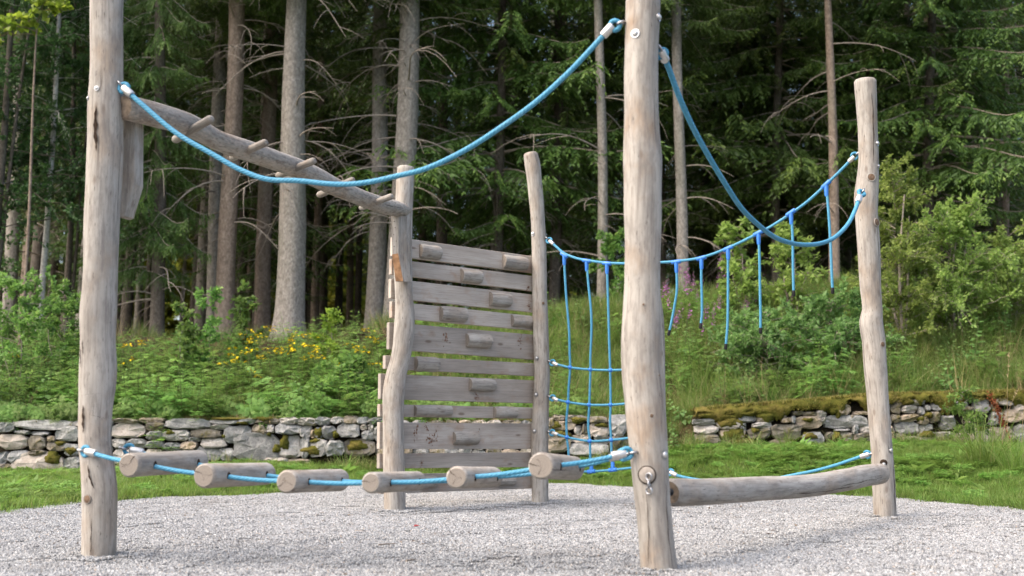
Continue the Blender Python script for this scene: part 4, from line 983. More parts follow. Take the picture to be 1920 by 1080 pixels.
# lawn: short grass and clover
lawn_protos = [grass_tuft(70, .10, .03, .085, .0045, .7, G_LAWN, .03) for _ in range(6)]
P = jitter_grid(-10, 10, 7.5, 15.05, 0.105); P = P[in_view(P)]; s_ = sd_edge(P); P = P[s_ > RG.normal(0.0, .09, len(P)) ]
z = lawn_z(P[:, 0], P[:, 1]); scatter('lawn_grass', lawn_protos, np.c_[P, z], euler_rand(len(P)), RG.uniform(.7, 1.3, len(P)), 'short green lawn grass around the gravel', 'grass')
def clover_patch(n, rad):
    a = RG.uniform(0, 6.28, n); r = rad * np.sqrt(RG.uniform(0, 1, n)); hh = RG.uniform(.03, .09, n); Q = []; T = []
    c = np.stack([r * np.cos(a), r * np.sin(a), hh], 1); tt = RG.uniform(.1, .9, n)
    for k in range(3):
        az = a * 3 + k * 2.094; d = np.stack([np.cos(az), np.sin(az), RG.uniform(-.25, .2, n)], 1); l = RG.uniform(.018, .032, n); Q.append(leaves(c, d, np.array([[0, 0, 1.0]] * n), l, l * .95, .08)); T.append(tt)
    return quads('clover_patch', np.concatenate(Q), np.concatenate(T), G_CLOVER)
def rosette():
    n = 11; az = np.arange(n) * 2.4; d = np.stack([np.cos(az), np.sin(az), RG.uniform(.15, 1.3, n)], 1); l = RG.uniform(.08, .17, n)
    return quads('rosette', leaves(np.zeros((n, 3)), d, np.array([[0, 0, 1.0]] * n), l, l * .3, .1, .25), RG.uniform(.3, 1, n), G_CLOVER)
cp = [clover_patch(120, .14) for _ in range(4)]
P = jitter_grid(-10, 10, 8.0, 15.0, 0.16); P = P[in_view(P)]; s_ = sd_edge(P); pn = wob(P[:, 0], P[:, 1], .8, 4.0); dens = np.clip(.35 + .5 * pn, 0.05, 1) * np.where((P[:, 0] > -.5) & (P[:, 0] < 4.5), 1.6, .7)
P = P[(s_ > .22) & (RG.uniform(0, 1, len(P)) < dens)]
z = lawn_z(P[:, 0], P[:, 1]); scatter('clover', cp, np.c_[P, z], euler_rand(len(P)), RG.uniform(.6, .95, len(P)), 'patches of bright clover growing through the lawn', 'clover')
P = jitter_grid(-10, 10, 10.0, 15.0, 0.42); P = P[in_view(P)]; s_ = sd_edge(P); P = P[(s_ > .3) & (RG.uniform(0, 1, len(P)) < np.where(P[:, 1] > 13.6, .95, .35))]
z = lawn_z(P[:, 0], P[:, 1]); scatter('broadleaf_weeds', [rosette() for _ in range(5)], np.c_[P, z], euler_rand(len(P)), RG.uniform(.7, 1.5, len(P)), 'leafy dandelion-like weeds along the wall foot', 'weeds')
# long grass at the wall foot
P = np.c_[RG.uniform(-9, 9, 420), RG.uniform(14.55, 14.93, 420)]; P = P[RG.uniform(0, 1, len(P)) < np.clip(.45 + .6 * wob(P[:, 0], P[:, 1], 1.3, 1.0), .05, 1)]
z = lawn_z(P[:, 0], P[:, 1]); scatter('wall_foot_grass', [grass_tuft(45, .07, .08, .26, .006, .9, G_BANK, .22) for _ in range(4)], np.c_[P, z], euler_rand(len(P)), RG.uniform(.6, 1.2, len(P)), 'longer grass tufts at the foot of the stone walls', 'grass')

# bank growth
XP = lambda P: P[:, 0] / P[:, 1] * FPX + 960
bank_g = [grass_tuft(75, .16, .18, .48, .0075, 1.0, G_BANK, .12) for _ in range(6)]
P = jitter_grid(-11.5, 11.5, 15.25, 20.6, 0.2); P = P[in_view(P)]; x = XP(P)
dens = np.where(x < 720, .45, np.where(x < 1000, .7, 1.0)) * np.where((x < 760) & (P[:, 1] > 18.4), .35, 1.0); P = P[RG.uniform(0, 1, len(P)) < dens]; x = XP(P)
scatter('bank_grass', bank_g, np.c_[P, bank_z(P[:, 0], P[:, 1])], euler_rand(len(P), .2), RG.uniform(.6, 1.15, len(P)) * np.where(x < 720, .75, 1.0) * np.where(P[:, 1] < 15.5, .55, 1), 'tall tangled green grass covering the bank', 'grass')
P = jitter_grid(-11, 11, 15.2, 19.5, 0.42); P = P[in_view(P)]; P = P[RG.uniform(0, 1, len(P)) < np.where(XP(P) > 1180, .75, .35)]
scatter('dry_grass', [grass_tuft(16, .12, .3, .75, .0045, .5, G_DRY) for _ in range(4)], np.c_[P, bank_z(P[:, 0], P[:, 1])], euler_rand(len(P), .2), RG.uniform(.5, 1.05, len(P)), 'straw-coloured dry grass stalks among the bank growth', 'grass')
hb = [herb_mesh('leafy_herbs', 6, .2, .30, .72, kind='pinnate', leafL=.24, step=.06) for _ in range(5)]
P = jitter_grid(-11.5, 11.5, 15.3, 19.0, 0.30); P = P[in_view(P)]; x = XP(P)
dens = np.where(x < 730, 1.0, np.where(x < 1180, .2, np.where(x < 1620, .5, .12))) * np.where((x < 730) & (P[:, 1] > 17.9), .35, 1); P = P[RG.uniform(0, 1, len(P)) < dens]
scatter('leafy_herbs', hb, np.c_[P, bank_z(P[:, 0], P[:, 1])], euler_rand(len(P), .15), RG.uniform(.35, 1.0, len(P)) + .35 * (RG.uniform(0, 1, len(P)) > .85), 'dense feathery green herbs growing over the bank', 'herbs')
hb2 = [herb_mesh('nettles', 5, .2, .3, .75, kind='broad', leafL=.145, step=.05, mat=G_BROAD) for _ in range(4)]
P = jitter_grid(-11.5, 11.5, 15.4, 19.2, 0.45); P = P[in_view(P)]; x = XP(P)
dens = np.where(x < 250, 1.0, np.where(x < 730, .35, np.where(x < 1250, .2, np.where(x < 1620, .8, .3)))) * np.where((x > 250) & (x < 730) & (P[:, 1] > 17.9), .3, 1); P = P[RG.uniform(0, 1, len(P)) < dens]; x = XP(P)
scatter('broad_herbs', hb2, np.c_[P, bank_z(P[:, 0], P[:, 1])], euler_rand(len(P), .15), (RG.uniform(.4, 1.0, len(P)) + .3 * (RG.uniform(0, 1, len(P)) > .85)) * np.where(x < 250, 1.25, 1), 'broad-leaved green herbs and nettles on the bank', 'herbs')
# overhanging growth on the left wall head
P = np.c_[RG.uniform(-8.3, 1.5, 330), RG.uniform(15.1, 15.35, 330)]; P = P[RG.uniform(0, 1, 330) < np.clip(.55 + .5 * wob(P[:, 0], P[:, 1], 1.0, 3), 0, 1)]
scatter('overhanging_herbs', hb[:3] + bank_g[:2], np.c_[P, np.interp(P[:, 0], _tx, _tz)], np.c_[RG.uniform(.5, 1.3, len(P)), RG.normal(0, .2, len(P)), RG.normal(0, .4, len(P))], RG.uniform(.35, .65, len(P)), 'green growth hanging over the head of the left wall', 'herbs')
# forest floor litter: low plants
P = np.c_[RG.uniform(-18, 18, 2200), RG.uniform(19.5, 34, 2200)]; P = P[in_view(P)]; P = P[RG.uniform(0, 1, len(P)) < np.clip(.45 + .5 * wob(P[:, 0], P[:, 1], .5, 1), .05, 1)]
scatter('forest_undergrowth', [herb_mesh('low_undergrowth', 5, .3, .12, .4, kind='broad', leafL=.1, step=.04) for _ in range(3)] + bank_g[:2], np.c_[P, bank_z(P[:, 0], P[:, 1])], euler_rand(len(P)), RG.uniform(.5, 1.0, len(P)), 'low green undergrowth on the forest floor', 'undergrowth')

# mossy tufts standing on the sod of the right wall and litter on the left wall head
G_MOSS = mat_leaf('moss_shoot', (0.08, 0.08, 0.012), (0.17, 0.155, 0.03), (0.30, 0.23, 0.08), 0.2)
mt = [grass_tuft(60, .06, .012, .04, .006, .6, G_MOSS, .1) for _ in range(3)]
xs = np.repeat(np.linspace(2.55, 7.8, 260), 5); P = np.c_[xs + RG.uniform(-.02, .02, len(xs)), WALL_Y + RG.uniform(-.10, .5, len(xs))]
z = np.interp(P[:, 0], _tx, _tz) + np.where(P[:, 1] < WALL_Y - .03, -.03, .035)
scatter('moss_tufts', mt, np.c_[P, z], np.c_[np.where(P[:, 1] < WALL_Y - .03, .9, .1), RG.normal(0, .2, len(P)), RG.uniform(-.5, .5, len(P))], RG.uniform(.7, 1.5, len(P)), 'tufty olive moss along the head of the right stone wall', 'moss')
xs = RG.uniform(-8.5, 1.5, 700); P = np.c_[xs, WALL_Y + RG.uniform(.0, .3, 700)]; P = P[RG.uniform(0, 1, 700) < np.clip(.5 + .6 * wob(P[:, 0], P[:, 1], 1.4, 5), 0, 1)]
scatter('wall_head_litter', mt + [grass_tuft(20, .06, .03, .12, .005, 1.2, G_DRY) for _ in range(2)], np.c_[P, np.interp(P[:, 0], _tx, _tz) - .0], np.c_[RG.uniform(0, .8, len(P)), RG.normal(0, .2, len(P)), RG.normal(0, .5, len(P))], RG.uniform(.7, 1.4, len(P)), 'brown moss and dry litter on the head of the left wall', 'moss')

P = np.c_[RG.uniform(1.45, 2.65, 150), RG.uniform(14.8, 15.9, 150)]
z = np.where(P[:, 1] > 15.1, bank_z(P[:, 0], P[:, 1]), lawn_z(P[:, 0], P[:, 1])); z = np.maximum(z, lawn_z(P[:, 0], P[:, 1]))
scatter('slump_weeds', bank_g[:3] + hb2[:1] + [grass_tuft(40, .1, .12, .4, .005, 1.3, G_DRY) for _ in range(2)], np.c_[P, z], euler_rand(len(P), .25), RG.uniform(.45, .8, len(P)), 'mixed weeds and dry grass where the bank slumps between the two walls', 'weeds')

# scraps of dead leaf and needles blown onto the gravel
def litter():
    n = 14; c = np.c_[RG.uniform(-.25, .25, (n, 2)), RG.uniform(.006, .014, n)]; l = RG.uniform(.012, .04, n)
    return quads('litter', leaves(c, np.c_[RG.normal(0, 1, (n, 2)), RG.normal(0, .15, n)], np.array([[0, 0, 1.0]] * n) + RG.normal(0, .2, (n, 3)), l, l * RG.uniform(.12, .6, n), .2), RG.uniform(0, .7, n), G_LIT)
G_LIT = mat_leaf('dead_leaf_scrap', (0.07, 0.045, 0.03), (0.17, 0.11, 0.065), (0.28, 0.2, 0.12), 0.1)
P = jitter_grid(-5, 5, 4.5, 13.5, .8); P = P[in_view(P)]; P = P[(sd_edge(P) < 0) & (RG.uniform(0, 1, len(P)) < .5)]
scatter('leaf_scraps', [litter() for _ in range(4)], np.c_[P, gravel_z(P[:, 0], P[:, 1])], euler_rand(len(P), 0), RG.uniform(.7, 1.1, len(P)), 'small brown leaf scraps scattered on the gravel', 'leaf litter')

# upright weeds standing clear of the herb layer
uw = [herb_mesh('upright_weeds', 4, .22, .75, 1.15, kind=k_, leafL=l_, step=.06, mat=m_) for k_, l_, m_ in (('pinnate', .2, G_HERB), ('broad', .11, G_BROAD), ('narrow', .13, G_HERB), ('pinnate', .17, G_HERB))]
P = jitter_grid(-10, 10, 15.5, 17.9, .5); P = P[in_view(P)]; x = XP(P); P = P[RG.uniform(0, 1, len(P)) < np.where(x < 735, .55, np.where(x < 1200, .12, .3))]
scatter('upright_weeds', uw, np.c_[P, bank_z(P[:, 0], P[:, 1])], euler_rand(len(P), .1), RG.uniform(.6, 1.0, len(P)), 'taller upright weeds standing above the bank herbs', 'weeds')
# ---------------------------------------------------------------- forest trees
M['bark_grey'] = mat_bark('grey_spruce_bark', (0.175, 0.155, 0.132), (0.265, 0.238, 0.208), (0.36, 0.33, 0.295))
M['bark_red'] = mat_bark('reddish_spruce_bark', (0.15, 0.115, 0.088), (0.235, 0.18, 0.142), (0.31, 0.25, 0.20))
M['bark_dark'] = mat_bark('dark_spruce_bark', (0.07, 0.058, 0.045), (0.11, 0.092, 0.075), (0.16, 0.138, 0.115))
M['birch'] = mat_bark('pale_birch_bark', (0.30, 0.27, 0.24), (0.48, 0.45, 0.41), (0.6, 0.57, 0.53))
M['twig'] = mat_bark('grey_dead_twig', (0.22, 0.18, 0.145), (0.34, 0.29, 0.245), (0.44, 0.39, 0.34), 3.0)
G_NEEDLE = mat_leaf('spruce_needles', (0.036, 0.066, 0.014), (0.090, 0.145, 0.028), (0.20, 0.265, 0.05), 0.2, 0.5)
G_ALDER = mat_leaf('small_tree_leaf', (0.03, 0.075, 0.022), (0.065, 0.14, 0.04), (0.13, 0.22, 0.06), 0.35)
G_WILLOW = mat_leaf('pale_willow_leaf', (0.15, 0.215, 0.05), (0.26, 0.34, 0.085), (0.38, 0.46, 0.14), 0.45)
G_SUNGLOW = mat_leaf('painted_sunlit_leaf', (0.16, 0.20, 0.03), (0.34, 0.36, 0.05), (0.5, 0.47, 0.09), 0.5)  # yellow glow of sunlit foliage is put into this leaf colour
TR = np.random.default_rng(21)

def spruce_branch(detail=1.0):
    """one horizontal spruce branch along +x, 2.6 m, with drooping comb twigs"""
    L = 2.6; Q = []; T = []; I = []
    drop = TR.uniform(.16, .34); up = TR.uniform(.10, .22); side = TR.uniform(-.12, .12)
    def axis(t): return np.stack([L * t * (1 - .04 * t), side * L * t * t, L * (-drop * t + up * t ** 3 + .04 * np.sin(5 * t))], -1)
    ts = np.linspace(0, 1, 9); pa = axis(ts)
    for i in range(8): Q.append(stem_quads(pa[i], pa[i + 1], .018 * (1 - ts[i]) + .004)); T.append(np.full(2, .5)); I.append(np.ones(2))
    nt_ = int(26 * detail)
    for s in (-1, 1):
        for t in np.linspace(.16, .99, nt_) + TR.uniform(-.012, .012, nt_):
            if TR.uniform() < .10: continue
            b = axis(np.array([t]))[0]; lt = (.20 + .62 * (1 - t) * min(1.0, t * 3.2)) * TR.uniform(.65, 1.15)
            ang = TR.uniform(.7, 1.15) ; d0 = np.array([math.cos(ang), s * math.sin(ang), TR.uniform(-.25, .05)]); hang = TR.uniform(.35, 1.15)
            m_ = max(3, int(lt / (.05 / detail))); u = (np.arange(m_) + .5) / m_
            tp = b + d0 * (lt * u)[:, None] + np.array([0, 0, -1.0]) * (hang * lt * u ** 1.8)[:, None]
            td_ = unit(d0 + np.array([0, 0, -1.0]) * (1.8 * hang * u ** .8)[:, None])
            for e in (-1, 1):
                sd_ = unit(np.cross(td_, [0, 0, 1.0])) * e
                dv = unit(td_ * .85 + sd_ * TR.uniform(.4, .9, (m_, 1)) + np.array([0, 0, -1.0]) * TR.uniform(-.05, .55, (m_, 1)))
                l = (.07 + .085 * (1 - u)) * TR.uniform(.75, 1.3, m_) / math.sqrt(detail); wdt = .027 * TR.uniform(.8, 1.3, m_) / math.sqrt(detail)
                nr = unit(TR.normal(0, 1, (m_, 3)) + np.array([0, 0, .8]))
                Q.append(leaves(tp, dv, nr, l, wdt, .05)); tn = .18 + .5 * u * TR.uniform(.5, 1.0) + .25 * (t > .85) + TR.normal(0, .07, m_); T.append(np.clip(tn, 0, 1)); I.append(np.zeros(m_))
            l = np.array([lt]); 
    return np.concatenate(Q), np.concatenate(T), np.concatenate(I)
BR_HI = [spruce_branch(1.0) for _ in range(9)]
BR_LO = [spruce_branch(.5) for _ in range(6)]
def spruce_crown(z0, H, lmax, seed, zdet=12.0, dens=1.0, full=0.3):
    """crown from z0 to H above the foot; detailed below zdet"""
    rr = np.random.default_rng(seed); Q = []; T = []; I = []; z = z0
    while z < H - .4:
        f = (H - z) / (H - z0); low = z < zdet; L = lmax * (f ** .75) * min(1.0, .55 + (z - z0) * full)
        nb = int(rr.integers(4, 7) * dens) if low else int(4 * dens)
        az0 = rr.uniform(0, 6.28)
        for k in range(nb):
            q, t, i = (BR_HI[rr.integers(len(BR_HI))] if low else BR_LO[rr.integers(len(BR_LO))])
            s = L / 2.6 * rr.uniform(.6, 1.15); az = az0 + 6.283 * k / nb + rr.uniform(-.4, .4)
            q = q * np.array([s, s * rr.choice([-1, 1]) * rr.uniform(.85, 1.1), s]); q = rotq(q, az, rr.uniform(-.05, .22)) + np.array([0, 0, z + rr.uniform(-.15, .15)])
            Q.append(q); T.append(np.clip(t + rr.uniform(-.1, .1), 0, 1)); I.append(i)
        z += rr.uniform(.3, .48) if low else rr.uniform(.55, .8)
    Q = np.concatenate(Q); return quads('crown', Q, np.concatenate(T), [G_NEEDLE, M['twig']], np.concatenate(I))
CROWN = {'high': [spruce_crown(7.2, 24, 2.9, 1, 12.5), spruce_crown(6.2, 22, 2.7, 2, 11.5)],
         'mid': [spruce_crown(3.4, 20, 3.0, 3, 10.5, 1.2, .45), spruce_crown(4.2, 21, 3.2, 4, 10.5, 1.2, .45)],
         'low': [spruce_crown(1.6, 18, 2.9, 5, 9.5, 1.1, .4), spruce_crown(2.2, 19, 3.4, 6, 10.0, 1.2, .5)],
         'deep': [spruce_crown(5.5, 22, 3.0, 7, 0.0, 1.6), spruce_crown(3.5, 20, 2.8, 8, 0.0, 1.6), spruce_crown(1.5, 17, 2.7, 9, 0.0, 1.6)]}
def dead_branch_mesh(seed):
    """bare drooping spruce branch with a few side twigs, starts at origin along +x"""
    rr = np.random.default_rng(seed); L = rr.uniform(.9, 1.9); parts = []
    t = np.linspace(0, 1, 9); dr = rr.uniform(.25, .8); ph = rr.uniform(0, 6)
    ax = np.stack([L * t * (1 - .18 * dr * t), .10 * L * np.sin(3 * t + ph) * t, L * (.10 * t - dr * t ** 2 + .25 * dr * t ** 3)], 1)
    parts.append(tube(ax, np.linspace(.016, .0035, 9), 5, False)[:3])
    for k in range(rr.integers(2, 6)):
        i = rr.integers(2, 8); b = ax[i]; l2 = L * rr.uniform(.15, .45); u = np.linspace(0, 1, 5); a = rr.uniform(.4, 1.1) * rr.choice([-1, 1])
        tw = b + np.stack([l2 * u * math.cos(a), l2 * u * math.sin(a), -l2 * rr.uniform(.2, 1.0) * u ** 2], 1); parts.append(tube(tw, np.linspace(.008, .0025, 5), 4, False)[:3])
    V = np.zeros((0, 3)); F = []; G = np.zeros((0, 3))
    for v, f, g in parts: F += [[x + len(V) for x in q] for q in f]; V = np.vstack([V, v]); G = np.vstack([G, g])
    return mesh('dead_branch', V, F, M['twig'], True, {'grain': G})
DEAD = [dead_branch_mesh(k) for k in range(12)]
def trunk_mesh(r0, r1, H, lean, seed, bark, seg=18, n=46):
    """tapering trunk from -0.3 to H with a root flare; lean = plan offset per metre"""
    rr = np.random.default_rng(seed); z = np.r_[np.linspace(-.4, 1.4, 10), np.linspace(1.8, H, n - 10)]; ph = rr.uniform(0, 6, 4)
    C = np.stack([lean[0] * z + .03 * np.sin(z * .7 + ph[0]), lean[1] * z + .03 * np.sin(z * .6 + ph[1]), z], 1)
    rad = np.where(z < 12, r0 + (r1 - r0) * np.clip(z, 0, 99) / 9.0, 0); rad = np.maximum(r0 + (r1 - r0) * np.clip(z, 0, None) / 9.0, .02) + r0 * .55 * np.exp(-np.clip(z + .15, 0, None) / .28)
    def rf(a, s): return 1 + .035 * np.sin(3 * a + ph[2] + s * .3) + .03 * np.sin(5 * a - s * 1.3 + ph[3]) + .02 * np.sin(9 * a + s * 4) + .10 * np.exp(-s / .45) * np.sin(5 * a + ph[0])
    V, F, G, fl = tube(C, rad, seg, False, seed * 3.7, rf)
    return mesh('trunk', V, F, M[bark], True, {'grain': G})
def child(name, me, parent, loc=(0, 0, 0), rot=(0, 0, 0), s=1.0):
    o = bpy.data.objects.new(name, me); link(o, parent)
    if name in ('foliage', 'branches', 'flower_heads', 'flower_spikes', 'seed_head', 'leaves', 'blades', 'crown'): o['kind'] = 'stuff'
    o.location = (0, 0, 0); o.location = loc; o.rotation_euler = rot; o.scale = s if isinstance(s, tuple) else (s, s, s); return o
def spruce(px, Y, w0, w1, xtop, crown, label, group, bark='bark_grey', ndead=14, dz=(1.0, 7.5), rot=None, sc=1.0, seed=1, name='spruce_tree', H=None):
    b = onY(px, 600, Y); z = float(bank_z(np.array(b[0]), np.array(Y))); s = Y / FPX
    top = onY(xtop, 0, Y); lean = ((top[0] - b[0]) / max(top[2] - z, 1), TR.uniform(-.01, .01)); hgt = top[2] - z
    r0 = w0 / 2 * s; r1 = w1 / 2 * s; r1 = r0 + (r1 - r0) * 9 / hgt
    t = thing(name, label, 'spruce tree', (b[0], Y, z), group)
    child('trunk', trunk_mesh(r0, r1, H or 19.0, lean, seed, bark), t)
    rr = np.random.default_rng(seed + 900)
    if crown is not None:
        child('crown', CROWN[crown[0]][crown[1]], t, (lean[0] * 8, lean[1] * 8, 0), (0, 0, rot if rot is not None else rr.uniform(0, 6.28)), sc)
    for k in range(int(ndead * 1.5)):
        zz = rr.uniform(*dz); az = rr.uniform(0, 6.28); rd = r0 + (r1 - r0) * zz / 9
        child('dead_branch', DEAD[rr.integers(len(DEAD))], t, (lean[0] * zz + rd * .9 * math.cos(az), lean[1] * zz + rd * .9 * math.sin(az), zz), (0, rr.uniform(-.25, .3), az), rr.uniform(.55, 1.25))
    return t
GE = 'spruces along the forest edge'
spruce(540, 20.6, 56, 38, 557, ('high', 0), 'thick pale grey spruce trunk, the broadest one, left of the climbing wall', GE, 'bark_grey', 22, (2.5, 8.5), 0.4, seed=3)
spruce(704, 23.0, 36, 26, 715, ('high', 1), 'grey spruce trunk just left of the climbing wall post', GE, 'bark_grey', 18, (2.0, 8.5), 1.2, seed=4)
spruce(744, 21.6, 46, 38, 770, ('high', 0), 'brown-grey spruce trunk rising behind the crooked climbing wall post', GE, 'bark_grey', 34, (2.0, 8.5), 2.6, seed=5)
spruce(493, 24.4, 30, 24, 512, ('high', 1), 'slim spruce trunk directly left of the broadest trunk', GE, 'bark_red', 14, (2, 8), 3.0, seed=6)
spruce(424, 21.2, 36, 30, 441, ('high', 0), 'brown spruce trunk, right one of a close pair seen above the peg beam', GE, 'bark_red', 16, (2, 9), 4.4, seed=7)
spruce(400, 23.6, 28, 23, 415, ('high', 1), 'grey spruce trunk, left one of a close pair seen above the peg beam', GE, 'bark_grey', 12, (2, 8.5), 0.2, seed=8)
spruce(298, 20.9, 26, 18, 302, ('low', 0), 'spruce with drooping green branches between the left post and the trunk pair', GE, 'bark_dark', 8, (.6, 3.5), 1.0, (.5, .5, .98), seed=9)
spruce(1131, 21.6, 20, 16, 1123, ('high', 0), 'slim grey spruce trunk seen behind the left half of the rope net', GE, 'bark_grey', 9, (1, 6), 3.9, seed=10)
spruce(1279, 22.0, 22, 18, 1271, ('high', 1), 'slim mottled spruce trunk just right of the nearest post', GE, 'bark_grey', 7, (1, 6.5), 2.2, seed=11)
spruce(1390, 26.5, 16, 13, 1386, ('low', 1), 'thin grey spruce trunk above the middle of the hanging ropes', GE, 'bark_dark', 4, (1, 4), 0.9, 1.0, seed=12)
spruce(1569, 21.8, 21, 13, 1555, ('high', 0), 'straight reddish spruce trunk behind the two rightmost hanging ropes', GE, 'bark_red', 9, (1.5, 7), 5.1, seed=13)
spruce(1885, 26.0, 15, 12, 1884, ('high', 1), 'slim orange-brown spruce trunk near the right edge of the picture', GE, 'bark_red', 14, (3, 9), 4.0, seed=14)
spruce(22, 23.5, 26, 20, 42, ('high', 0), 'grey spruce trunk at the far left behind the leafy trees', GE, 'bark_grey', 8, (1, 7), 5.5, seed=15)
spruce(935, 23.6, 20, 15, 940, ('low', 1), 'dense green spruce hanging its branches above the climbing wall', GE, 'bark_dark', 8, (1.5, 5), 5.0, 1.15, seed=16)
spruce(1040, 24.6, 22, 16, 1050, ('mid', 1), 'green spruce behind the leaning top of the net post', GE, 'bark_dark', 12, (1, 5), 1.9, 1.0, seed=17)
spruce(1740, 24.0, 22, 15, 1745, ('low', 1), 'full green spruce with layered branches behind the right post', GE, 'bark_dark', 8, (1, 4), 0.3, 1.15, seed=18)
spruce(1455, 25.0, 18, 13, 1460, ('low', 1), 'green spruce above the crossing of the ropes at the right', GE, 'bark_dark', 4, (1, 5), 3.3, 1.1, seed=19)
spruce(1625, 25.2, 20, 14, 1630, ('mid', 0), 'green spruce behind the top of the right post', GE, 'bark_dark', 5, (1, 5), 2.0, 1.0, seed=23)
spruce(205, 24.4, 24, 17, 205, ('mid', 0), 'dark spruce behind the far left post', GE, 'bark_dark', 8, (1, 5), 3.7, 1.0, seed=20)
spruce(1190, 25.4, 18, 13, 1195, ('mid', 1), 'spruce hidden mostly behind the nearest post', GE, 'bark_dark', 8, (1, 5), 0.7, 1.0, seed=22)
# deeper forest: many slim trunks
dr = np.random.default_rng(31); DT = [trunk_mesh(r_, r_ * .72, 17.0, (dr.uniform(-.012, .012), 0), 60 + k, b_, 10, 22) for k, (r_, b_) in enumerate(((.11, 'bark_dark'), (.15, 'bark_dark'), (.19, 'bark_grey'), (.13, 'bark_red'), (.16, 'bark_dark'), (.10, 'bark_grey')))]
taken = []
REFS = [(0, 'beyond the leafy trees at the left edge'), (150, 'left of the far left post'), (230, 'just right of the far left post'), (330, 'below the left end of the peg beam'), (440, 'left of the broadest trunk'), (570, 'right of the broadest trunk'), (690, 'left of the crooked wall post'), (790, 'above the left half of the climbing wall'), (900, 'above the right half of the climbing wall'), (1000, 'beside the leaning net post'), (1060, 'above the net ropes'), (1240, 'right of the nearest post'), (1340, 'above the left hanging ropes'), (1450, 'above the right hanging ropes'), (1600, 'beside the right post'), (1700, 'above the willow shrubs'), (1820, 'near the right edge')]
def deep_tree(X, Y, crown, kk, s):
    px = X / Y * FPX + 960; rf = [r for q, r in REFS if q <= px] or [REFS[0][1]]
    look = ('slim', 'slim', 'stout', 'slim reddish', 'dark', 'thin grey')[kk] + (' bare-stemmed' if crown == 0 else (' green' if crown == 1 else ' low-branched'))
    band = 'near the edge' if Y < 33 else ('farther in' if Y < 43 else 'far back')
    t = thing('spruce_tree', look + ' spruce ' + rf[-1] + ', ' + band, 'spruce tree', (X, Y, float(bank_z(np.array(X), np.array(Y)))), 'slim spruces deep in the forest', dr.uniform(0, 6.28))
    child('trunk', DT[kk], t, s=1.0)
    if crown is not None: child('crown', CROWN['deep'][crown], t, s=s)
    return t
cnt = 0
while cnt < 150:
    Y = 26 + 27 * dr.uniform() ** 1.0; X = dr.uniform(-.56, .56) * Y
    if any((X - a) ** 2 + (Y - b) ** 2 < 2.4 for a, b in taken): continue
    px = X / Y * FPX + 960
    if (380 < px < 460 or 230 < px < 290 or 575 < px < 690) and (dr.uniform() < .8 or Y > 42): continue
    taken.append((X, Y))
    cr = int(dr.choice([0, 1, 2], p=([.45, .35, .2] if px < 760 else [.1, .3, .6])))
    if 215 < px < 310 or 360 < px < 475 or 565 < px < 705: cr = 0
    deep_tree(X, Y, cr, int(dr.integers(len(DT))), dr.uniform(.85, 1.15)); cnt += 1
for x, w in ((380, 0), (448, 1), (466, 3), (480, 5), (577, 0), (590, 3), (606, 4), (634, 1), (652, 3), (670, 0), (254, 5), (272, 0), (120, 1), (1345, 5), (1790, 4), (1830, 1), (1845, 0), (1700, 4)):
    Y = dr.uniform(28, 40); deep_tree((x - 960) / FPX * Y, Y, 0, w, 1.0)

# broadleaf crowns
def leafy(nlimb, H, z0, spread, nleaf, ll, wl, seed, r_tw=.006, droop=.2, mat=None, bark=None):
    """limbs with twigs and leaves; returns leaf quads mesh, wood mesh"""
    rr = np.random.default_rng(seed); LQ = []; LT = []; WQ = []
    for k in range(nlimb):
        z = z0 + (H - z0) * (k + rr.uniform()) / nlimb; az = rr.uniform(0, 6.28) ; ln = spread * (1.0 - .55 * (z - z0) / (H - z0)) * rr.uniform(.6, 1.15)
        el = rr.uniform(.05, .8); d = np.array([math.cos(az) * math.cos(el), math.sin(az) * math.cos(el), math.sin(el)]); u = np.linspace(0, 1, 7)
        ax = np.array([0, 0, z]) + d * (ln * u)[:, None] + np.array([0, 0, -droop * ln]) * (u ** 2)[:, None] + rr.normal(0, .025 * ln, (7, 3)) * u[:, None]
        for i in range(6): WQ.append(stem_quads(ax[i], ax[i + 1], r_tw * (1.6 - 1.2 * u[i])))
        for j in range(int(8 * ln) + 3):
            t = rr.uniform(.15, 1) * 5.99; i = int(t); b = ax[i] + (ax[i + 1] - ax[i]) * (t - i); d2 = unit(d * .6 + rr.normal(0, .75, 3)); l2 = ln * rr.uniform(.12, .38)
            e = b + d2 * l2 + np.array([0, 0, -.15 * l2]); WQ.append(stem_quads(b, e, r_tw * .45))
            m_ = max(3, int(nleaf * rr.uniform(.6, 1.4))); v = rr.uniform(.1, 1, m_)[:, None]; p = b + (e - b) * v + rr.normal(0, .02, (m_, 3)); dv = unit(d2 + rr.normal(0, .8, (m_, 3)) + np.array([0, 0, -.1])); l = ll * rr.uniform(.6, 1.25, m_)
            LQ.append(leaves(p, dv, unit(rr.normal(0, .6, (m_, 3)) + np.array([0, 0, 1.0])), l, l * wl, .12, .1)); LT.append(np.clip(rr.uniform(.1, .6) + rr.normal(0, .15, m_), 0, 1))
    return quads('foliage', np.concatenate(LQ), np.concatenate(LT), mat), quads('branches', np.concatenate(WQ), None, bark)
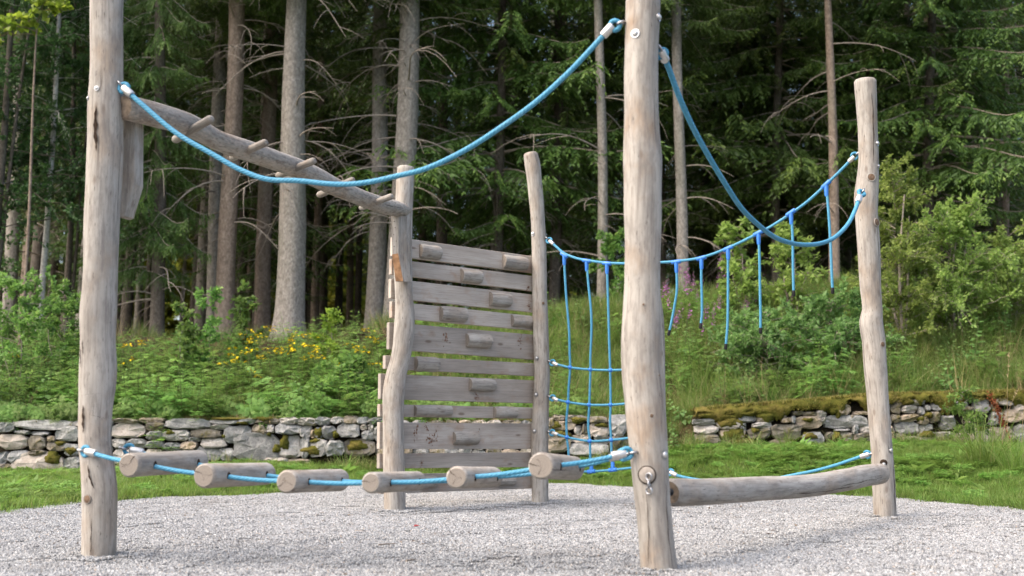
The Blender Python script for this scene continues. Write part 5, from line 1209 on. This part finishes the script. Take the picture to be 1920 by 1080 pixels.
def leafy_tree(name, label, cat, px, Y, stems, args, group=None, bark='twig', mat=None, rz=0.0, s=1.0, stem_h=None):
    X = (px - 960) / FPX * Y; z = float(bank_z(np.array(X), np.array(Y))) if Y > 15.1 else float(lawn_z(np.array([X]), np.array([Y]))[0])
    t = thing(name, label, cat, (X, Y, z), group, rz)
    fo, bo = leafy(*args, mat=mat, bark=M[bark])
    child('foliage', fo, t, s=s); child('branches', bo, t, s=s)
    for k, (dx, dy, h, r) in enumerate(stems):
        u = np.linspace(0, 1, 10); C = np.stack([dx * h * u + .04 * np.sin(5 * u + k), dy * h * u, h * u - .1], 1)
        V, F, G, fl = tube(C, np.linspace(r, r * .4, 10), 9, False); child('stem', mesh('stem', V, F, M[bark], True, {'grain': G}), t, s=s)
    return t
GL = 'leafy trees at the left edge'
leafy_tree('birch_tree', 'slender pale birch stem with small leaves at the left edge', 'birch tree', 68, 20.2, [(.012, 0, 9.5, .065)], (64, 11.0, 2.6, 2.1, 28, .066, .7, 1, .008, .45), GL, 'birch', G_ALDER)
leafy_tree('alder_tree', 'leafy alder filling the upper left corner', 'alder tree', -30, 19.4, [(.02, 0, 9, .085), (.07, .02, 7, .05)], (84, 10.5, 2.0, 2.3, 28, .07, .75, 2, .009, .3), GL, 'bark_dark', G_ALDER)
leafy_tree('alder_tree', 'leafy alder just left of the far left post', 'alder tree', 120, 21.4, [(-.02, 0, 9, .07), (.05, .02, 6, .04)], (74, 11.0, 2.4, 2.0, 28, .07, .75, 3, .009, .35), GL, 'bark_dark', G_ALDER)
leafy_tree('maple_sapling', 'yellow-green maple spray against the dark trees in the upper left corner', 'maple tree', 34, 18.2, [(.004, 0, 6.2, .035)], (8, 6.7, 5.7, 1.0, 8, .13, .95, 4, .008, .35), None, 'bark_red', mat_leaf('maple_leaf', (0.15, 0.26, 0.03), (0.26, 0.38, 0.045), (0.36, 0.46, 0.07), 0.45))
# shrubs
GS = 'shrubs on the right bank'
leafy_tree('willow_shrub', 'tall pale-leaved willow shrub right behind the right post', 'shrub', 1690, 17.2, [(.12, 0, 2.3, .03), (-.1, .1, 2.2, .025), (.02, -.1, 2.6, .03)], (62, 2.9, .15, 1.0, 26, .07, .5, 5, .006, .12), GS, 'twig', G_WILLOW)
leafy_tree('willow_shrub', 'wide pale-leaved willow shrub at the right, spreading toward the picture edge', 'shrub', 1790, 17.6, [(.2, 0, 1.7, .03), (-.25, .1, 1.6, .025), (.02, -.1, 1.8, .03)], (70, 2.1, .1, 1.35, 26, .07, .5, 6, .006, .1), GS, 'twig', G_WILLOW)
leafy_tree('willow_shrub', 'low willow shrub at the far right edge of the bank', 'shrub', 1900, 18.0, [(.2, 0, 1.2, .02), (-.25, .1, 1.2, .02)], (40, 1.5, .1, 1.0, 24, .07, .5, 7, .005, .1), GS, 'twig', G_WILLOW)
leafy_tree('willow_shrub', 'small upright shrub behind the third and fourth hanging ropes', 'shrub', 1395, 18.6, [(.05, 0, 1.3, .016), (-.12, .05, 1.2, .014)], (24, 1.75, .2, .65, 16, .10, .5, 8, .005, .05), GS, 'twig', G_WILLOW)
leafy_tree('willow_shrub', 'small upright shrub behind the fifth hanging rope', 'shrub', 1490, 18.2, [(.08, 0, 1.3, .016), (-.1, .05, 1.1, .014), (.25, 0, 1.1, .012)], (26, 1.7, .2, .75, 16, .10, .5, 9, .005, .05), GS, 'twig', G_WILLOW)
leafy_tree('bramble_shrub', 'loose grey-green bramble sprawling below the hanging ropes', 'shrub', 1440, 16.4, [(.35, 0, 1.0, .012), (-.3, 0, .9, .012), (.6, .1, .9, .012)], (40, 1.15, .1, 1.3, 18, .075, .62, 10, .005, .35), GS, 'twig', G_BROAD)
leafy_tree('bramble_shrub', 'second loose bramble sprawling beside the right post', 'shrub', 1560, 16.7, [(.35, 0, .9, .012), (-.3, 0, .9, .012)], (36, 1.1, .1, 1.2, 18, .075, .62, 11, .005, .35), GS, 'twig', G_BROAD)
leafy_tree('leafy_bush', 'bright green bush seen between the net ropes and the nearest post', 'bush', 1160, 20.8, [(.05, 0, 1.0, .016)], (18, 1.6, .1, .75, 18, .09, .7, 12, .005, .1), None, 'twig', G_HERB)
leafy_tree('leafy_bush', 'tall leafy bush at the left edge above the stone wall', 'bush', 30, 16.6, [(.1, 0, 1.3, .016), (-.2, 0, 1.2, .014)], (34, 1.9, .15, .9, 20, .068, .62, 13, .005, .15), 'bushes left of the far left post', 'twig', G_HERB)
leafy_tree('leafy_bush', 'leafy bush beside the far left post above the stone wall', 'bush', 112, 17.4, [(.1, 0, 1.1, .016), (-.2, 0, 1.0, .014)], (30, 1.6, .15, .8, 20, .066, .62, 14, .005, .15), 'bushes left of the far left post', 'twig', G_HERB)
leafy_tree('leafy_bush', 'light leafy bush behind the swing bridge, in front of the trunk pair', 'bush', 385, 17.6, [(.1, 0, .9, .012)], (12, 1.35, .15, .55, 14, .075, .6, 15, .004, .1), None, 'twig', G_HERB)
leafy_tree('leafy_bush', 'yellow-green bush among the yellow flowers near the climbing wall', 'bush', 622, 17.2, [(.03, 0, 1.0, .01)], (14, 1.2, .2, .34, 16, .07, .5, 16, .004, .0), None, 'twig', mat_leaf('lime_leaf', (0.15, 0.23, 0.03), (0.25, 0.33, 0.05), (0.36, 0.42, 0.08), 0.4))
leafy_tree('leafy_bush', 'upright leafy sapling right of the far left post, below the peg beam', 'bush', 338, 17.0, [(.03, 0, .9, .01)], (13, 1.35, .2, .45, 14, .085, .6, 21, .004, .1), None, 'twig', G_HERB)
leafy_tree('leafy_bush', 'leafy sapling in front of the broadest trunk among the flowers', 'bush', 462, 17.9, [(.03, 0, .9, .01)], (13, 1.25, .2, .45, 14, .085, .6, 22, .004, .1), None, 'twig', G_HERB)
leafy_tree('leafy_bush', 'wide low bush covering the bank edge left of the climbing wall', 'bush', 655, 15.8, [(.03, 0, .4, .01)], (30, .75, .05, .7, 16, .075, .6, 23, .004, .3), None, 'twig', G_HERB)
# far trees with sunlit glow put into their leaf colour: a band that reads as one mass
fp = [leafy(26, 7.5, .3, 3.0, 30, .22, .8, 70 + k, .02, .2, mat=G_SUNGLOW, bark=M['bark_dark'])[0] for k in range(3)]
P = np.c_[dr.uniform(-44, 44, 64), dr.uniform(58, 74, 64)]
for k, x in enumerate((245, 285, 395, 435, 455, 590, 625, 650, 680)): P[k] = ((x - 960) / FPX * (54 + k % 3 * 2), 54 + k % 3 * 2)
scatter('distant_thicket', fp, np.c_[P, bank_z(P[:, 0], P[:, 1])], euler_rand(64, .03), np.r_[dr.uniform(1.2, 1.6, 9), dr.uniform(.7, 1.5, 55)], 'thicket with sunlit yellow-green put into its leaf colour, glimpsed between the far trunks', 'thicket')

# ---------------------------------------------------------------- flowers and single plants
def disc_flowers(c, r, nrm, n_pet, mat_c):
    pass
YEL = mat_simple('yellow_petal', (0.88, 0.66, 0.012), 0.6, 0.2, 0, 50, 0.15); PUR = mat_simple('magenta_petal', (0.36, 0.13, 0.33), 0.6, 0.2, 0, 50, 0.2)
def ragwort_meshes(seed):
    global RG
    Q, T, I, tops = herb(3, .13, .5, .85, kind='pinnate', leafL=.15, step=.05); FQ = []; PQ = []
    for tp in tops:
        for k in range(int(RG.integers(4, 9))):
            c = tp + np.array([*RG.normal(0, .05, 2), RG.uniform(-.02, .03)]); n = 7; az = np.arange(n) * 6.283 / n; tl = RG.normal(0, .35, 2)
            d = np.stack([np.cos(az), np.sin(az), tl[0] * np.cos(az) + tl[1] * np.sin(az)], 1); FQ.append(leaves(np.repeat(c[None], n, 0), d, np.array([[0, 0, 1.0]] * n), np.full(n, .028), np.full(n, .022), .05))
            PQ.append(stem_quads(tp - np.array([0, 0, .12]), c, .0018))
    PQ = np.concatenate(PQ); Q = np.concatenate([Q, PQ]); T = np.r_[T, np.full(len(PQ), .4)]; I = np.r_[I, np.ones(len(PQ))]
    return quads('leaves', Q, T, [G_HERB, G_STEM], I), quads('flower_heads', np.concatenate(FQ), None, YEL)
RW = [ragwort_meshes(k) for k in range(4)]
YF = [(455, 640, 17.2), (468, 655, 16.8), (490, 630, 17.4), (500, 655, 16.6), (520, 650, 16.9), (545, 655, 16.6), (560, 668, 16.3), (440, 655, 16.5), (410, 678, 16.1), (238, 668, 16.6), (250, 660, 17.0), (585, 650, 17.0), (610, 670, 16.3), (665, 640, 17.2), (712, 650, 17.0), (700, 700, 16.0), (535, 630, 17.6), (475, 690, 16.0), (10, 680, 16.4), (655, 690, 16.0), (690, 660, 16.6)]
for i, (px, py, Y) in enumerate(YF):
    X = (px - 960) / FPX * Y; zf = onY(px, py, Y)[2]; z = float(bank_z(np.array(X), np.array(Y))); k = i % 4
    t = thing('ragwort_plant', 'yellow-flowered ragwort plant on the bank above the left stone wall', 'flower', (X, Y, z), 'yellow ragwort plants on the left bank', TR.uniform(0, 6.28))
    s = float(np.clip((zf - z) / .62, 1.0, 1.7)); child('leaves', RW[k][0], t, s=s); child('flower_heads', RW[k][1], t, s=s)
def fireweed_meshes():
    Q, T, I, tops = herb(3, .16, .5, .85, kind='narrow', leafL=.12, step=.022); FQ = []; PQ = []
    for tp in tops:
        n = 36; u = RG.uniform(0, 1, n); c = tp + np.c_[RG.normal(0, .012, n), RG.normal(0, .012, n), -.05 + u * .26]; d = np.c_[RG.normal(0, 1, (n, 2)), RG.uniform(-.3, .5, n)]; l = .034 * (1.15 - .8 * u); FQ.append(leaves(c, d, RG.normal(0, 1, (n, 3)), l, l * .7, .1)); PQ.append(stem_quads(tp, tp + np.array([0, 0, .24]), .003))
    PQ = np.concatenate(PQ); Q = np.concatenate([Q, PQ]); T = np.r_[T, np.full(len(PQ), .6)]; I = np.r_[I, np.ones(len(PQ))]
    return quads('leaves', Q, T, [G_HERB, G_STEM], I), quads('flower_spikes', np.concatenate(FQ), None, PUR)
FW = [fireweed_meshes() for _ in range(3)]
for i, (px, py, Y) in enumerate([(1258, 500, 18.6), (1272, 530, 18.2), (1290, 515, 18.8), (1300, 480, 19.2), (1320, 520, 18.4), (1335, 545, 17.8), (1352, 480, 19.2), (1372, 478, 19.0), (1345, 560, 17.4), (1395, 545, 17.8), (1430, 492, 19.0), (1480, 540, 18.2), (1262, 560, 17.6), (1310, 575, 17.2), (1285, 480, 19.4), (1415, 530, 18.4)]):
    X = (px - 960) / FPX * Y; zf = onY(px, py, Y)[2]; z = float(bank_z(np.array(X), np.array(Y)))
    t = thing('fireweed_plant', 'pink-purple fireweed spire on the bank behind the hanging ropes', 'flower', (X, Y, z), 'fireweed behind the hanging ropes', TR.uniform(0, 6.28))
    s = float(np.clip((zf - z) / .95, .75, 1.25)); child('leaves', FW[i % 3][0], t, s=s); child('flower_spikes', FW[i % 3][1], t, s=s)
# single plants at the walls
def place(px, py, Y): 
    p = onY(px, py, Y); return p
p = place(292, 848, 14.85); t = thing('tansy_plant', 'small bright green plant with feathery leaves growing at the left wall foot', 'plant', tuple(p)); Q, T, I, _ = herb(3, .05, .3, .42, kind='pinnate', leafL=.2, step=.05); child('leaves', quads('leaves', Q, np.clip(T + .3, 0, 1), [G_CLOVER, G_STEM], I), t)
for px, py, Y, s, lb in ((1838, 905, 12.2, 1.25, 'big tussock of long grass blades on the lawn right of the right post'), (1895, 915, 11.8, 1.0, 'smaller long grass tussock at the right edge of the lawn'), (1470, 862, 14.7, .55, 'drooping grass tuft at the foot of the right stone wall')):
    X = (px - 960) / FPX * Y; t = thing('grass_tussock', lb, 'grass tussock', (X, Y, float(lawn_z(np.array([X]), np.array([Y]))[0]))); child('blades', grass_tuft(150, .16, .3, .62, .008, 1.1, G_LAWN, .08), t, s=s)
for k, (px, Y) in enumerate(((1880, 12.6), (1905, 12.3), (1868, 12.9))):
    X = (px - 960) / FPX * Y; t = thing('grass_stalk', 'tall thin dry grass stalk with a seed head at the right wall', 'grass', (X, Y, float(lawn_z(np.array([X]), np.array([Y]))[0])), 'dry grass stalks at the right wall')
    h = (1.25, 1.1, .8)[k]; u = np.linspace(0, 1, 8); C = np.c_[.08 * u * u * (1 + k), 0 * u, h * u]; V, F, G, _ = tube(C, np.linspace(.0035, .0015, 8), 5, False); child('stalk', mesh('stalk', V, F, G_DRY, True, {'tint': np.full(len(V), .4)}), t)
    n = 26; v = TR.uniform(.75, 1, n); c = np.c_[.08 * v * v * (1 + k), 0 * v, h * v]; child('seed_head', quads('seed_head', leaves(c, np.c_[TR.normal(0, .5, (n, 2)), np.full(n, 1.0)], TR.normal(0, 1, (n, 3)), np.full(n, .035), np.full(n, .009)), np.full(n, .8), G_DRY), t)
# rusty dock stalk leaning on the right wall
a = onY(1856, 738, 14.75); b = onY(1884, 800, 14.6); t = thing('dock_stalk', 'rust-brown dried dock stalk leaning against the right stone wall', 'plant', tuple(b)); DOCK = mat_simple('rust_brown_seed', (0.17, 0.055, 0.025), .9, .1, 0, 60, .4)
n = 420; u = TR.uniform(0, 1, n); c = (b + (a - b) * u[:, None]) + TR.normal(0, .022, (n, 3)) - b; child('seed_head', quads('seed_head', leaves(c, TR.normal(0, 1, (n, 3)), TR.normal(0, 1, (n, 3)), np.full(n, .026), np.full(n, .02)), None, DOCK), t); C = np.array([b + (a - b) * x - b for x in (-.9, -.4, 0, .5, 1)]); V, F, G, _ = tube(C, .006, 6, False); child('stalk', mesh('stalk', V, F, DOCK), t)
# weedy shrub in front of the right wall
leafy_tree('leafy_bush', 'small leafy weed bush in front of the right stone wall', 'bush', 1800, 14.5, [(.05, 0, .5, .006)], (18, .75, .05, .4, 14, .06, .5, 18, .003, .1), None, 'twig', G_HERB)
# litter on the gravel
for k, (px, py, ln, az, lb) in enumerate(((680, 996, .10, .1, 'short brown twig on the gravel in front of the climbing wall'), (725, 1020, .11, .6, 'thin broken twig on the gravel right of the left post'), (770, 1050, .09, 1.0, 'small twig on the gravel near the bottom of the picture'))):
    p = onZ(px, py, .012); t = thing('fallen_twig', lb, 'twig', tuple(p), None, az); u = np.linspace(-1, 1, 6); C = np.c_[u * ln * .5, .006 * np.sin(u * 4 + k), 0 * u]; V, F, G, _ = tube(C, np.linspace(.006, .003, 6), 6); child('stick', mesh('stick', V, F, M['twig'], True, {'grain': G}), t)
p = onZ(774, 988, .014); o = obj('fallen_leaf', quads('fallen_leaf', leaves(np.array([p]), np.array([[1, .3, .25]]), np.array([[0, -.3, 1.0]]), [.05], [.032], .25, .1), None, mat_simple('red_leaf', (.22, .03, .03), .6, .3))); tag(o, 'curled dark red leaf lying on the gravel', 'leaf', None, 'thing')

# ---------------------------------------------------------------- labels that single out look-alikes
ORD = ['first', 'second', 'third', 'fourth', 'fifth', 'sixth', 'seventh', 'eighth', 'ninth', 'tenth', 'eleventh', 'twelfth', 'thirteenth', 'fourteenth', 'fifteenth', 'sixteenth', 'seventeenth', 'eighteenth', 'nineteenth', 'twentieth', 'twenty-first']
def screen_x(o): return o.location.x / o.location.y
for nm, fm in (('ragwort_plant', '%s yellow-flowered ragwort from the left, on the bank above the left stone wall'), ('fireweed_plant', '%s pink-purple fireweed from the left, on the bank behind the hanging ropes'), ('grass_stalk', '%s tall dry grass stalk from the left, at the right stone wall')):
    for k, o in enumerate(sorted([o for o in bpy.data.objects if o.name.split('.')[0] == nm], key=screen_x)): o['label'] = fm % ORD[k]
_by = {}
for o in bpy.data.objects:
    if o.name.startswith('spruce_tree'): _by.setdefault(o['label'], []).append(o)
for lb, lst in _by.items():
    if len(lst) > 1:
        lst.sort(key=screen_x)
        for k, o in enumerate(lst): o['label'] = ('leftmost ' if k == 0 else ('rightmost ' if k == len(lst) - 1 else ('middle ' if len(lst) == 3 else ORD[k] + ' '))) + lb
